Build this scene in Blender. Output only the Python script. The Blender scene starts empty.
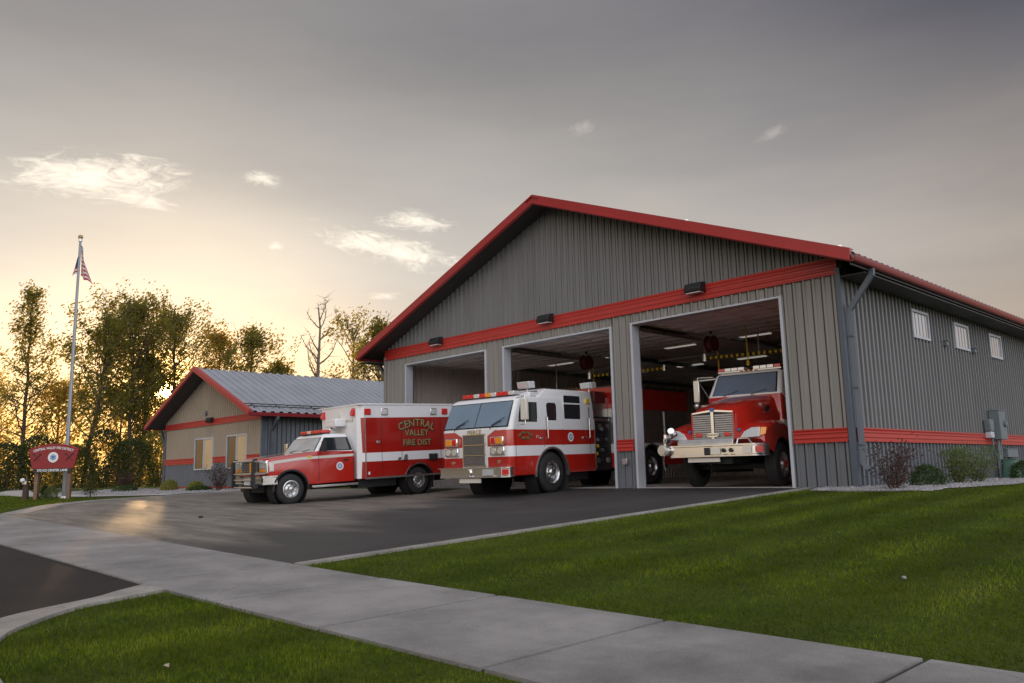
import bpy, bmesh, math, random
from mathutils import Vector, Matrix, noise
R = math.radians
random.seed(7)
scene = bpy.context.scene
COL = scene.collection

# ------------------------------------------------------------------ materials
def newmat(name):
    m = bpy.data.materials.new(name); m.use_nodes = True
    nt = m.node_tree
    return m, nt, nt.nodes['Principled BSDF']

def mat(name, col, rough=.5, metal=0., spec=.5, coat=0., var=0., vscale=3., bump=0., bscale=40., col2=None, stretch=None, emis=None, estr=0., trans=0.):
    """Principled with object-space noise variation in colour / roughness and a noise bump."""
    m, nt, b = newmat(name)
    N, L = nt.nodes, nt.links
    b.inputs['Roughness'].default_value = rough
    b.inputs['Metallic'].default_value = metal
    b.inputs['Specular IOR Level'].default_value = spec
    b.inputs['Coat Weight'].default_value = coat
    b.inputs['Coat Roughness'].default_value = .08
    b.inputs['Transmission Weight'].default_value = trans
    b.inputs['Base Color'].default_value = (*col, 1)
    if emis:
        b.inputs['Emission Color'].default_value = (*emis, 1); b.inputs['Emission Strength'].default_value = estr
    if var or bump:
        tc = N.new('ShaderNodeTexCoord'); mp = N.new('ShaderNodeMapping')
        L.new(tc.outputs['Object'], mp.inputs['Vector'])
        if stretch: mp.inputs['Scale'].default_value = stretch
    if var:
        n = N.new('ShaderNodeTexNoise'); n.inputs['Scale'].default_value = vscale; n.inputs['Detail'].default_value = 6; n.inputs['Roughness'].default_value = .65
        L.new(mp.outputs['Vector'], n.inputs['Vector'])
        r = N.new('ShaderNodeMapRange'); r.inputs['From Min'].default_value = .3; r.inputs['From Max'].default_value = .7
        L.new(n.outputs['Fac'], r.inputs['Value'])
        mx = N.new('ShaderNodeMix'); mx.data_type = 'RGBA'
        c2 = col2 or tuple(min(1, c*(1+var)) for c in col)
        c1 = col if col2 else tuple(c*(1-var) for c in col)
        mx.inputs['A'].default_value = (*c1, 1); mx.inputs['B'].default_value = (*c2, 1)
        L.new(r.outputs['Result'], mx.inputs['Factor']); L.new(mx.outputs['Result'], b.inputs['Base Color'])
        r2 = N.new('ShaderNodeMapRange'); r2.inputs['To Min'].default_value = max(0.02, rough-.08); r2.inputs['To Max'].default_value = min(1, rough+.1)
        L.new(n.outputs['Fac'], r2.inputs['Value']); L.new(r2.outputs['Result'], b.inputs['Roughness'])
    if bump:
        n2 = N.new('ShaderNodeTexNoise'); n2.inputs['Scale'].default_value = bscale; n2.inputs['Detail'].default_value = 4
        L.new(mp.outputs['Vector'], n2.inputs['Vector'])
        bp = N.new('ShaderNodeBump'); bp.inputs['Strength'].default_value = bump; bp.inputs['Distance'].default_value = .01
        L.new(n2.outputs['Fac'], bp.inputs['Height']); L.new(bp.outputs['Normal'], b.inputs['Normal'])
    return m

M = {}
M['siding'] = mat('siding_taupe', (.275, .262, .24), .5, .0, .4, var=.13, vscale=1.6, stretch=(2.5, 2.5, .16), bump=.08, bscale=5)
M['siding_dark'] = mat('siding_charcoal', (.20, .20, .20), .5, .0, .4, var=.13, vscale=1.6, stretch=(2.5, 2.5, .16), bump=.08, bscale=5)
M['wains'] = mat('siding_wainscot', (.15, .16, .175), .5, .0, .4, var=.1, vscale=1.2, stretch=(1, 1, .5), bump=.08, bscale=5)
M['trim_red'] = mat('trim_red', (.46, .036, .028), .34, .0, .6, var=.08, vscale=1.2)
M['fascia_red'] = mat('fascia_red', (.36, .022, .02), .32, .0, .6, var=.08, vscale=1.0)
M['trim_white'] = mat('trim_white', (.50, .52, .56), .45, var=.06, vscale=2)
M['trim_slate'] = mat('trim_slate', (.10, .12, .15), .4, .2, var=.1, vscale=2)
M['roof_metal'] = mat('roof_metal', (.36, .37, .40), .42, .35, var=.08, vscale=.6)
M['soffit'] = mat('soffit', (.05, .046, .043), .6, var=.1, vscale=2)
M['liner'] = mat('interior_liner', (.85, .78, .74), .5, var=.08, vscale=.8)
M['floor_conc'] = mat('floor_concrete', (.42, .40, .37), .35, var=.2, vscale=.8)
M['concrete'] = mat('concrete', (.225, .21, .198), .75, var=.26, vscale=.9, bump=.3, bscale=90)
M['concrete_lt'] = mat('concrete_light', (.40, .38, .35), .75, var=.14, vscale=2, bump=.3, bscale=90)
M['joint'] = mat('joint_dirt', (.05, .04, .035), .95)
M['kerb'] = mat('kerb_concrete', (.29, .265, .235), .8, var=.18, vscale=2.5, bump=.3, bscale=80)
M['black'] = mat('black_plastic', (.015, .015, .017), .4)
M['dark'] = mat('dark_metal', (.03, .03, .033), .5, .3, var=.2, vscale=5)
M['under'] = mat('chassis_black', (.014, .014, .015), .7, var=.2, vscale=6)
M['rubber'] = mat('tyre_rubber', (.022, .021, .021), .75, var=.25, vscale=8, bump=.2, bscale=60)
M['chrome'] = mat('chrome', (.88, .88, .87), .18, 1.0)
M['rim'] = mat('rim_aluminium', (.62, .62, .62), .28, 1.0, var=.1, vscale=20)
M['alu'] = mat('aluminium', (.62, .61, .58), .3, .9, var=.08, vscale=8)
M['steel'] = mat('diamond_plate', (.48, .48, .46), .35, .8, var=.2, vscale=30)
M['red'] = mat('paint_red', (.47, .018, .010), .2, 0, .5, coat=1., var=.05, vscale=1.5)
M['red_d'] = mat('paint_red_deep', (.36, .014, .009), .16, 0, .5, coat=1., var=.05, vscale=1.5)
M['white'] = mat('paint_white', (.80, .80, .80), .22, 0, .5, coat=.5, var=.03, vscale=2)
M['stripe'] = mat('stripe_cream', (.72, .68, .60), .35, var=.03, vscale=2)
M['glass'] = mat('vehicle_glass', (.02, .028, .03), .04, 0, .9, coat=1.)
M['wind'] = mat('windshield_glass', (.78, .84, .80), .08, .7, .9, coat=.6, var=.25, vscale=1.3)
M['wind_b'] = mat('windshield_blue', (.50, .66, .76), .05, .65, .9, coat=.6, var=.10, vscale=.7)
M['siding_warmlit'] = mat('siding_warmlit', (.36, .295, .225), .5, .0, .4, var=.08, vscale=.9, stretch=(1, 1, .25), bump=.08, bscale=5)  # same siding as the station, with warm evening light put into its colour
M['wind_w'] = mat('window_shade_glass', (.62, .52, .36), .12, .25, .6, coat=.6, var=.12, vscale=.8)
M['wind_k'] = mat('windshield_deep_blue', (.38, .56, .78), .05, .7, .9, coat=.6, var=.12, vscale=.8)
M['winglass'] = mat('window_glass', (.62, .63, .64), .06, .75, .9, coat=.6)
M['lamp_red'] = mat('lens_red', (.62, .012, .012), .15, coat=.8)
M['lamp_amb'] = mat('lens_amber', (.85, .30, .02), .15, coat=.8)
M['lamp_clear'] = mat('lens_clear', (.72, .73, .72), .1, .35, coat=.8)
M['yellow'] = mat('yellow_plastic', (.75, .50, .03), .4)
M['gold'] = mat('gold_leaf', (.42, .31, .14), .4, .2)
M['blackpaint'] = mat('black_letter', (.02, .012, .01), .4)
M['bluebadge'] = mat('badge_blue', (.05, .14, .38), .4)
M['whiteplain'] = mat('white_letter', (.75, .75, .74), .5)
M['grey'] = mat('grey_plastic', (.22, .22, .23), .5, var=.15, vscale=8)
M['grille'] = mat('grille_mesh', (.42, .41, .40), .35, .6, var=.15, vscale=20)
M['box_green'] = mat('utility_green', (.07, .15, .11), .5, var=.15, vscale=4)
M['box_grey'] = mat('utility_grey', (.16, .19, .20), .5, .2, var=.12, vscale=5)
M['wood'] = mat('post_wood', (.20, .12, .075), .8, var=.3, vscale=6, stretch=(4, 4, .6), bump=.4, bscale=20)
M['wood_d'] = mat('stump_wood', (.075, .045, .03), .9, var=.3, vscale=6, bump=.5, bscale=14)
M['pole'] = mat('pole_paint', (.27, .29, .31), .45, .2)
M['gutter_red'] = mat('gutter_red', (.24, .022, .026), .35, 0, .5, var=.1, vscale=1)
M['signred'] = mat('sign_red', (.25, .010, .012), .5, var=.05, vscale=3)
M['hosered'] = mat('hose_red', (.13, .02, .02), .5)
M['ivory'] = mat('blind_ivory', (.62, .52, .36), .7, var=.06, vscale=2)
M['rock'] = mat('gravel_rock', (.26, .25, .25), .85, var=.4, vscale=3)
M['bark'] = mat('bark', (.085, .062, .045), .95, var=.35, vscale=3, stretch=(3, 3, .5), bump=.5, bscale=12)
M['bark_pale'] = mat('dead_bark', (.17, .13, .10), .95, var=.25, vscale=3, stretch=(3, 3, .5))
M['lampwhite'] = mat('lamp_housing', (.8, .8, .78), .5)
M['tube_fill'] = mat('lamp_tube_fill', (.8, .8, .78), .5, emis=(1, .93, .80), estr=.26)  # glow added to the strip fixtures to brighten the dim bays

def leafmat(name, c1, c2, tr=.5, tcol=None):
    m, nt, b = newmat(name); N, L = nt.nodes, nt.links
    tc = N.new('ShaderNodeTexCoord'); n = N.new('ShaderNodeTexNoise'); n.inputs['Scale'].default_value = .9; n.inputs['Detail'].default_value = 5
    L.new(tc.outputs['Object'], n.inputs['Vector'])
    r = N.new('ShaderNodeValToRGB'); r.color_ramp.elements[0].position = .35; r.color_ramp.elements[1].position = .68
    r.color_ramp.elements[0].color = (*c1, 1); r.color_ramp.elements[1].color = (*c2, 1)
    L.new(n.outputs['Fac'], r.inputs['Fac']); L.new(r.outputs['Color'], b.inputs['Base Color'])
    b.inputs['Roughness'].default_value = .6; b.inputs['Specular IOR Level'].default_value = .3
    t = N.new('ShaderNodeBsdfTranslucent'); t.inputs['Color'].default_value = (*(tcol or tuple(min(1, c*2.2) for c in c2)), 1)
    mx = N.new('ShaderNodeMixShader'); mx.inputs['Fac'].default_value = tr
    L.new(b.outputs['BSDF'], mx.inputs[1]); L.new(t.outputs['BSDF'], mx.inputs[2])
    L.new(mx.outputs['Shader'], N['Material Output'].inputs['Surface'])
    return m
M['leaf'] = leafmat('leaf_green', (.04, .055, .014), (.10, .11, .026), .52, (.48, .40, .07))
M['leaf_y'] = leafmat('leaf_golden', (.07, .07, .018), (.14, .125, .026), .6, (.70, .48, .07))
M['leaf_d'] = leafmat('leaf_dark', (.03, .042, .014), (.06, .07, .02), .35, (.14, .15, .03))
M['leaf_shrub'] = leafmat('shrub_green', (.07, .10, .03), (.12, .15, .05), .3)
M['leaf_plum'] = leafmat('shrub_plum', (.045, .022, .022), (.08, .04, .032), .3)
M['leaf_box'] = leafmat('shrub_boxwood', (.025, .05, .012), (.05, .085, .02), .25)
M['leaf_lime'] = leafmat('shrub_lime', (.16, .17, .03), (.26, .25, .05), .3)
M['blade'] = leafmat('grass_blade', (.040, .066, .004), (.125, .165, .010), .28, (.14, .19, .010))

def blade_mat():
    m = M['blade']; nt = m.node_tree; N, L = nt.nodes, nt.links; b = N['Principled BSDF']; b.inputs['Specular IOR Level'].default_value = .08
    tc = N.new('ShaderNodeTexCoord'); v = None
    for sc, wt in ((.8, .30), (3.5, .25), (26, .60)):
        n = N.new('ShaderNodeTexNoise'); n.inputs['Scale'].default_value = sc; n.inputs['Detail'].default_value = 4; L.new(tc.outputs['Object'], n.inputs['Vector'])
        a = N.new('ShaderNodeMath'); a.operation = 'MULTIPLY_ADD'; a.inputs[1].default_value = wt; L.new(n.outputs['Fac'], a.inputs[0])
        if v: L.new(v, a.inputs[2])
        else: a.inputs[2].default_value = -.075
        v = a.outputs[0]
    cr = N.new('ShaderNodeValToRGB'); e = cr.color_ramp.elements; e.new(.5); e.new(.6)
    for el, (p, c) in zip(e, ((.38, (.022, .040, .003)), (.47, (.055, .085, .005)), (.55, (.12, .165, .008)), (.66, (.22, .225, .025)))): el.position = p; el.color = (*c, 1)
    L.new(v, cr.inputs['Fac'])
    # mowing bands run from the walk towards the building
    wv = N.new('ShaderNodeTexWave'); wv.bands_direction = 'X'; wv.inputs['Scale'].default_value = .26; wv.inputs['Distortion'].default_value = 1.2; wv.inputs['Detail'].default_value = 2; wv.inputs['Detail Scale'].default_value = .5
    L.new(tc.outputs['Object'], wv.inputs['Vector'])
    mr_ = N.new('ShaderNodeMapRange'); mr_.inputs['To Min'].default_value = .68; mr_.inputs['To Max'].default_value = 1.25; L.new(wv.outputs['Fac'], mr_.inputs['Value'])
    sc_ = N.new('ShaderNodeVectorMath'); sc_.operation = 'SCALE'; L.new(cr.outputs['Color'], sc_.inputs[0]); L.new(mr_.outputs['Result'], sc_.inputs['Scale']); L.new(sc_.outputs[0], b.inputs['Base Color'])
blade_mat()
def add_wear(m, crack, width, dark, stain):
    """thin irregular cracks and soft stains multiplied into the base colour"""
    nt = m.node_tree; N, L = nt.nodes, nt.links; b = N['Principled BSDF']; src = b.inputs['Base Color'].links[0].from_socket
    tc = N.new('ShaderNodeTexCoord'); ns = N.new('ShaderNodeTexNoise'); ns.inputs['Scale'].default_value = 1.6; ns.inputs['Detail'].default_value = 6; L.new(tc.outputs['Object'], ns.inputs['Vector'])
    ad = N.new('ShaderNodeMix'); ad.data_type = 'RGBA'; ad.blend_type = 'LINEAR_LIGHT'; ad.inputs['Factor'].default_value = .35; L.new(tc.outputs['Object'], ad.inputs['A']); L.new(ns.outputs['Color'], ad.inputs['B'])
    vo = N.new('ShaderNodeTexVoronoi'); vo.feature = 'DISTANCE_TO_EDGE'; vo.inputs['Scale'].default_value = crack; L.new(ad.outputs['Result'], vo.inputs['Vector'])
    r = N.new('ShaderNodeMapRange'); r.inputs['From Min'].default_value = 0; r.inputs['From Max'].default_value = width; r.inputs['To Min'].default_value = dark; L.new(vo.outputs['Distance'], r.inputs['Value'])
    n2 = N.new('ShaderNodeTexNoise'); n2.inputs['Scale'].default_value = .9; n2.inputs['Detail'].default_value = 9; n2.inputs['Roughness'].default_value = .7; L.new(tc.outputs['Object'], n2.inputs['Vector'])
    r2 = N.new('ShaderNodeMapRange'); r2.inputs['From Min'].default_value = .35; r2.inputs['From Max'].default_value = .6; r2.inputs['To Min'].default_value = stain; r2.inputs['To Max'].default_value = 1.06; L.new(n2.outputs['Fac'], r2.inputs['Value'])
    n3 = N.new('ShaderNodeTexNoise'); n3.inputs['Scale'].default_value = 90; n3.inputs['Detail'].default_value = 3; L.new(tc.outputs['Object'], n3.inputs['Vector'])
    r3 = N.new('ShaderNodeMapRange'); r3.inputs['From Min'].default_value = .3; r3.inputs['From Max'].default_value = .7; r3.inputs['To Min'].default_value = .82; r3.inputs['To Max'].default_value = 1.15; L.new(n3.outputs['Fac'], r3.inputs['Value'])
    ml = None
    for q in (r, r2, r3):
        if ml is None: ml = q.outputs['Result']; continue
        t = N.new('ShaderNodeMath'); t.operation = 'MULTIPLY'; L.new(ml, t.inputs[0]); L.new(q.outputs['Result'], t.inputs[1]); ml = t.outputs[0]
    mx = N.new('ShaderNodeVectorMath'); mx.operation = 'SCALE'; L.new(src, mx.inputs[0]); L.new(ml, mx.inputs['Scale']); L.new(mx.outputs[0], b.inputs['Base Color'])
add_wear(M['concrete'], .12, .0016, .75, .84); add_wear(M['kerb'], .5, .006, .6, .75); add_wear(M['concrete_lt'], .3, .004, .7, .8)

def grass_ground():
    m, nt, b = newmat('lawn_soil'); N, L = nt.nodes, nt.links
    tc = N.new('ShaderNodeTexCoord')
    n1 = N.new('ShaderNodeTexNoise'); n1.inputs['Scale'].default_value = .6; n1.inputs['Detail'].default_value = 8; n1.inputs['Roughness'].default_value = .7
    n2 = N.new('ShaderNodeTexNoise'); n2.inputs['Scale'].default_value = 45; n2.inputs['Detail'].default_value = 4
    for n in (n1, n2): L.new(tc.outputs['Object'], n.inputs['Vector'])
    mx = N.new('ShaderNodeMath'); mx.operation = 'MULTIPLY_ADD'; mx.inputs[1].default_value = .55; L.new(n2.outputs['Fac'], mx.inputs[0])
    s = N.new('ShaderNodeMath'); s.operation = 'MULTIPLY'; s.inputs[1].default_value = .5; L.new(n1.outputs['Fac'], s.inputs[0]); L.new(s.outputs[0], mx.inputs[2])
    r = N.new('ShaderNodeValToRGB'); e = r.color_ramp.elements
    e[0].position = .38; e[0].color = (.018, .028, .003, 1); e[1].position = .68; e[1].color = (.075, .10, .009, 1)
    L.new(mx.outputs[0], r.inputs['Fac']); L.new(r.outputs['Color'], b.inputs['Base Color'])
    b.inputs['Roughness'].default_value = .9; b.inputs['Specular IOR Level'].default_value = .15
    bp = N.new('ShaderNodeBump'); bp.inputs['Strength'].default_value = .8; bp.inputs['Distance'].default_value = .03
    L.new(n2.outputs['Fac'], bp.inputs['Height']); L.new(bp.outputs['Normal'], b.inputs['Normal'])
    return m
M['lawn'] = grass_ground()

def asphalt(name, c, c2, rough, spec):
    m, nt, b = newmat(name); N, L = nt.nodes, nt.links
    tc = N.new('ShaderNodeTexCoord')
    n1 = N.new('ShaderNodeTexNoise'); n1.inputs['Scale'].default_value = .22; n1.inputs['Detail'].default_value = 8; n1.inputs['Roughness'].default_value = .62
    n2 = N.new('ShaderNodeTexNoise'); n2.inputs['Scale'].default_value = 55; n2.inputs['Detail'].default_value = 3
    n3 = N.new('ShaderNodeTexVoronoi'); n3.inputs['Scale'].default_value = 70
    for n in (n1, n2, n3): L.new(tc.outputs['Object'], n.inputs['Vector'])
    r = N.new('ShaderNodeValToRGB'); e = r.color_ramp.elements
    e[0].position = .36; e[0].color = (*c, 1); e[1].position = .64; e[1].color = (*c2, 1)
    a = N.new('ShaderNodeMath'); a.operation = 'MULTIPLY_ADD'; a.inputs[1].default_value = .35; L.new(n2.outputs['Fac'], a.inputs[0])
    s = N.new('ShaderNodeMath'); s.operation = 'MULTIPLY'; s.inputs[1].default_value = .65; L.new(n1.outputs['Fac'], s.inputs[0]); L.new(s.outputs[0], a.inputs[2])
    L.new(a.outputs[0], r.inputs['Fac']); L.new(r.outputs['Color'], b.inputs['Base Color'])
    mr = N.new('ShaderNodeMapRange'); mr.inputs['To Min'].default_value = rough-.1; mr.inputs['To Max'].default_value = rough+.12
    L.new(n1.outputs['Fac'], mr.inputs['Value']); L.new(mr.outputs['Result'], b.inputs['Roughness'])
    b.inputs['Specular IOR Level'].default_value = spec
    bp = N.new('ShaderNodeBump'); bp.inputs['Strength'].default_value = .3; bp.inputs['Distance'].default_value = .003
    L.new(n3.outputs['Distance'], bp.inputs['Height']); L.new(bp.outputs['Normal'], b.inputs['Normal'])
    return m
M['asphalt'] = asphalt('apron_asphalt', (.030, .028, .027), (.050, .046, .042), .66, .4)
def painted_sun(m):
    # low sunlight painted into the apron colour: pale lit zone, dark shaded lawn side
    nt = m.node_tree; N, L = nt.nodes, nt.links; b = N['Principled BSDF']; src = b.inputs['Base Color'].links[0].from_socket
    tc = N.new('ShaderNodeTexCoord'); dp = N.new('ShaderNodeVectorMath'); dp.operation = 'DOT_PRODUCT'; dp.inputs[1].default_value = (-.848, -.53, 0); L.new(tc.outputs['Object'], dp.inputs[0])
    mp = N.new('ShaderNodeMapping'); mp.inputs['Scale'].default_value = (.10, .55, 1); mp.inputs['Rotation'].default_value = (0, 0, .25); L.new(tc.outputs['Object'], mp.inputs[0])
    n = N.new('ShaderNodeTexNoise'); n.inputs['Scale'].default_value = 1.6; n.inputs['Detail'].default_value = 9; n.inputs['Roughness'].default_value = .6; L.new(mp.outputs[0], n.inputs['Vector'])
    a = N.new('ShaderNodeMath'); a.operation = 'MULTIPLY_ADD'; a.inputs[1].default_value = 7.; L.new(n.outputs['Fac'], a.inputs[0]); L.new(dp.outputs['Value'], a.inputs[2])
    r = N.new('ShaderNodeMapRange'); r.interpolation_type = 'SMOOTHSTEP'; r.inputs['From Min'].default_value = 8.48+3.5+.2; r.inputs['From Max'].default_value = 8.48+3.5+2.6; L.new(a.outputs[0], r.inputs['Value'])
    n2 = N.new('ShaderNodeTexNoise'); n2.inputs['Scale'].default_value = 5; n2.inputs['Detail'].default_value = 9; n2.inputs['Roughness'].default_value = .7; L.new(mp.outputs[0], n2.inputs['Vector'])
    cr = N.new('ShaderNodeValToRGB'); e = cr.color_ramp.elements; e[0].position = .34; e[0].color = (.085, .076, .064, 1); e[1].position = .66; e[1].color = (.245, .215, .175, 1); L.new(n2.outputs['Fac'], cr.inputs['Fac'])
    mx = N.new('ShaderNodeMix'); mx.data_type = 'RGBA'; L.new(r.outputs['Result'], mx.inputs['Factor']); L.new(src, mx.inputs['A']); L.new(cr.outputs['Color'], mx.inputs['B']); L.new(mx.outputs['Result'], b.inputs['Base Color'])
painted_sun(M['asphalt']); add_wear(M['asphalt'], .10, .004, .55, .78)
M['asphalt_d'] = asphalt('street_asphalt', (.016, .013, .012), (.028, .023, .021), .82, .25)
add_wear(M['asphalt_d'], .2, .005, .6, .75)

# ------------------------------------------------------------------ mesh builder
class MB:
    def __init__(s): s.v = []; s.f = []; s.m = []
    def add(s, vs, fs, mi=0):
        o = len(s.v); s.v += [tuple(p) for p in vs]
        for f in fs: s.f.append(tuple(i+o for i in f)); s.m.append(mi)
        return s
    def box(s, x0, x1, y0, y1, z0, z1, mi=0):
        x0, x1 = min(x0, x1), max(x0, x1); y0, y1 = min(y0, y1), max(y0, y1); z0, z1 = min(z0, z1), max(z0, z1)
        return s.add([(x0,y0,z0),(x1,y0,z0),(x1,y1,z0),(x0,y1,z0),(x0,y0,z1),(x1,y0,z1),(x1,y1,z1),(x0,y1,z1)],
              [(0,3,2,1),(4,5,6,7),(0,1,5,4),(1,2,6,5),(2,3,7,6),(3,0,4,7)], mi)
    def cbox(s, c, d, mi=0):
        return s.box(c[0]-d[0]/2, c[0]+d[0]/2, c[1]-d[1]/2, c[1]+d[1]/2, c[2]-d[2]/2, c[2]+d[2]/2, mi)
    def prism(s, poly, axis, a, b, mi=0):
        """poly in the two remaining axes (cyclic order x,y,z without axis), extruded a..b"""
        def P(p, t): q = list(p); q.insert(axis, t); return tuple(q)
        n = len(poly)
        return s.add([P(p, a) for p in poly]+[P(p, b) for p in poly],
              [tuple(range(n)), tuple(range(2*n-1, n-1, -1))]+[(i, i+n, (i+1) % n+n, (i+1) % n) for i in range(n)], mi)
    def plate(s, pts, t, mi=0):
        pts = [Vector(p) for p in pts]; n = Vector((0,0,0))
        for i in range(len(pts)): n += pts[i].cross(pts[(i+1) % len(pts)])
        n.normalize(); k = len(pts)
        a = [p+n*t/2 for p in pts]; b = [p-n*t/2 for p in pts]
        return s.add(a+b, [tuple(range(k)), tuple(range(2*k-1, k-1, -1))]+[(i, i+k, (i+1) % k+k, (i+1) % k) for i in range(k)], mi)
    def cyl(s, p0, p1, r0, r1=None, n=14, mi=0, cap=True):
        p0, p1 = Vector(p0), Vector(p1); r1 = r0 if r1 is None else r1
        d = (p1-p0).normalized(); u = d.orthogonal().normalized(); w = d.cross(u)
        vs = []
        for p, r in ((p0, r0), (p1, r1)):
            vs += [p+(u*math.cos(2*math.pi*i/n)+w*math.sin(2*math.pi*i/n))*r for i in range(n)]
        fs = [(i, (i+1) % n, (i+1) % n+n, i+n) for i in range(n)]
        if cap: fs += [tuple(range(n-1, -1, -1)), tuple(range(n, 2*n))]
        return s.add(vs, fs, mi)
    def tube(s, pts, r, n=6, mi=0):
        pts = [Vector(p) for p in pts]; rs = r if isinstance(r, (list, tuple)) else [r]*len(pts)
        vs = []; u = None
        for i, p in enumerate(pts):
            d = (pts[min(i+1, len(pts)-1)]-pts[max(i-1, 0)]).normalized()
            u = d.orthogonal().normalized() if u is None else (u-d*u.dot(d)).normalized()
            w = d.cross(u)
            vs += [p+(u*math.cos(2*math.pi*k/n)+w*math.sin(2*math.pi*k/n))*rs[i] for k in range(n)]
        fs = [(i*n+k, i*n+(k+1) % n, (i+1)*n+(k+1) % n, (i+1)*n+k) for i in range(len(pts)-1) for k in range(n)]
        fs += [tuple(range(n-1, -1, -1)), tuple(range((len(pts)-1)*n, len(pts)*n))]
        return s.add(vs, fs, mi)
    def lathe(s, prof, c, axis=0, n=28, mi=0, closed=False):
        """prof: (radius, offset along axis)"""
        c = Vector(c); vs = []
        for r, h in prof:
            for k in range(n):
                a = 2*math.pi*k/n; q = [r*math.cos(a), r*math.sin(a)]; q.insert(axis, h); vs.append(c+Vector(q))
        m = len(prof)
        fs = [(i*n+k, i*n+(k+1) % n, ((i+1) % m)*n+(k+1) % n, ((i+1) % m)*n+k) for i in range(m if closed else m-1) for k in range(n)]
        return s.add(vs, fs, mi)
    def loft(s, rings, mis=None, caps=True, mi=0):
        n = len(rings[0]); o = len(s.v)
        for r in rings: s.v += [tuple(p) for p in r]
        for i in range(len(rings)-1):
            for k in range(n):
                s.f.append((o+i*n+k, o+i*n+(k+1) % n, o+(i+1)*n+(k+1) % n, o+(i+1)*n+k)); s.m.append(mis[i] if mis else mi)
        if caps:
            s.f.append(tuple(o+k for k in range(n-1, -1, -1))); s.m.append(mis[0] if mis else mi)
            s.f.append(tuple(o+(len(rings)-1)*n+k for k in range(n))); s.m.append(mis[-1] if mis else mi)
        return s
    def ball(s, c, r, n=10, mi=0, sc=(1, 1, 1)):
        m = max(4, n//2+1); rings = []
        for i in range(m+1):
            t = math.pi*i/m; rr = max(1e-4, math.sin(t))*r
            rings.append([(c[0]+rr*math.cos(2*math.pi*k/n)*sc[0], c[1]+rr*math.sin(2*math.pi*k/n)*sc[1], c[2]-math.cos(t)*r*sc[2]) for k in range(n)])
        return s.loft(rings, mi=mi)
    def merge(s, o, mi=None):
        k = len(s.v); s.v += o.v
        for f, m in zip(o.f, o.m): s.f.append(tuple(i+k for i in f)); s.m.append(m if mi is None else mi)
        return s
    def xf(s, mt):
        s.v = [tuple(mt @ Vector(p)) for p in s.v]; return s
    def build(s, name, mats, parent=None, bevel=0, smooth=35, label=None, fix=True):
        me = bpy.data.meshes.new(name); me.from_pydata(s.v, [], s.f)
        if not isinstance(mats, (list, tuple)): mats = [mats]
        for m in mats: me.materials.append(M[m] if isinstance(m, str) else m)
        if len(mats) > 1: me.polygons.foreach_set('material_index', s.m)
        if fix:
            bm = bmesh.new(); bm.from_mesh(me); bmesh.ops.recalc_face_normals(bm, faces=bm.faces); bm.to_mesh(me); bm.free()
        if smooth:
            me.polygons.foreach_set('use_smooth', [True]*len(me.polygons)); me.set_sharp_from_angle(angle=R(smooth))
        o = bpy.data.objects.new(name, me); COL.objects.link(o)
        if parent: o.parent = parent
        if label: o['label'] = label
        if bevel:
            b = o.modifiers.new('bevel', 'BEVEL'); b.width = bevel; b.segments = 2; b.limit_method = 'ANGLE'; b.angle_limit = R(40); b.harden_normals = False
        return o

def cut(o, cutter):
    """subtract a builder's shape from object o and bake the result (cutter does not stay in the scene)"""
    c = cutter.build('cutter', o.data.materials[-1], smooth=0); c.parent = o.parent; bpy.context.view_layer.update()
    md = o.modifiers.new('cut', 'BOOLEAN'); md.operation = 'DIFFERENCE'; md.object = c; md.solver = 'EXACT'; md.material_mode = 'TRANSFER'
    dg = bpy.context.evaluated_depsgraph_get(); me = bpy.data.meshes.new_from_object(o.evaluated_get(dg))
    o.modifiers.clear(); o.data = me; bpy.data.objects.remove(c)
    me.polygons.foreach_set('use_smooth', [True]*len(me.polygons)); me.set_sharp_from_angle(angle=R(35))
    return o

def thing(name, label, cat, loc=(0, 0, 0), rot=(0, 0, 0), group=None):
    o = bpy.data.objects.new(name, None); COL.objects.link(o); o.empty_display_size = .3
    o.location = loc; o.rotation_euler = rot; o['label'] = label; o['category'] = cat
    if group: o['group'] = group
    return o
def tag(o, label=None, cat=None, group=None, kind=None):
    if label: o['label'] = label
    if cat: o['category'] = cat
    if group: o['group'] = group
    if kind: o['kind'] = kind
    return o

def text(body, size, depth=.004, bend=None, align='CENTER', bold=0.0, spacing=1.0, xs=1.0):
    """flat lettering in local XY (reading +X), as a builder; bend = radius of an arc"""
    cu = bpy.data.curves.new('lettering', 'FONT'); cu.body = body; cu.size = size; cu.extrude = depth/2; cu.offset = bold
    cu.align_x = align; cu.align_y = 'CENTER'; cu.space_character = spacing; cu.resolution_u = 3
    o = bpy.data.objects.new('lettering', cu); COL.objects.link(o)
    dg = bpy.context.evaluated_depsgraph_get(); me = o.evaluated_get(dg).to_mesh()
    mb = MB(); vs = []
    for v in me.vertices:
        x, y, z = v.co; x *= xs
        if bend:
            a = x/bend; rr = bend+y; x, y = rr*math.sin(a), rr*math.cos(a)-bend
        vs.append((x, y, z))
    mb.add(vs, [tuple(p.vertices) for p in me.polygons])
    o.evaluated_get(dg).to_mesh_clear(); bpy.data.objects.remove(o); bpy.data.curves.remove(cu)
    return mb
def basis(o, ex, ey):
    ex = Vector(ex).normalized(); ey = Vector(ey).normalized(); ez = ex.cross(ey)
    return Matrix(((ex.x, ey.x, ez.x, o[0]), (ex.y, ey.y, ez.y, o[1]), (ex.z, ey.z, ez.z, o[2]), (0, 0, 0, 1)))
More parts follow.
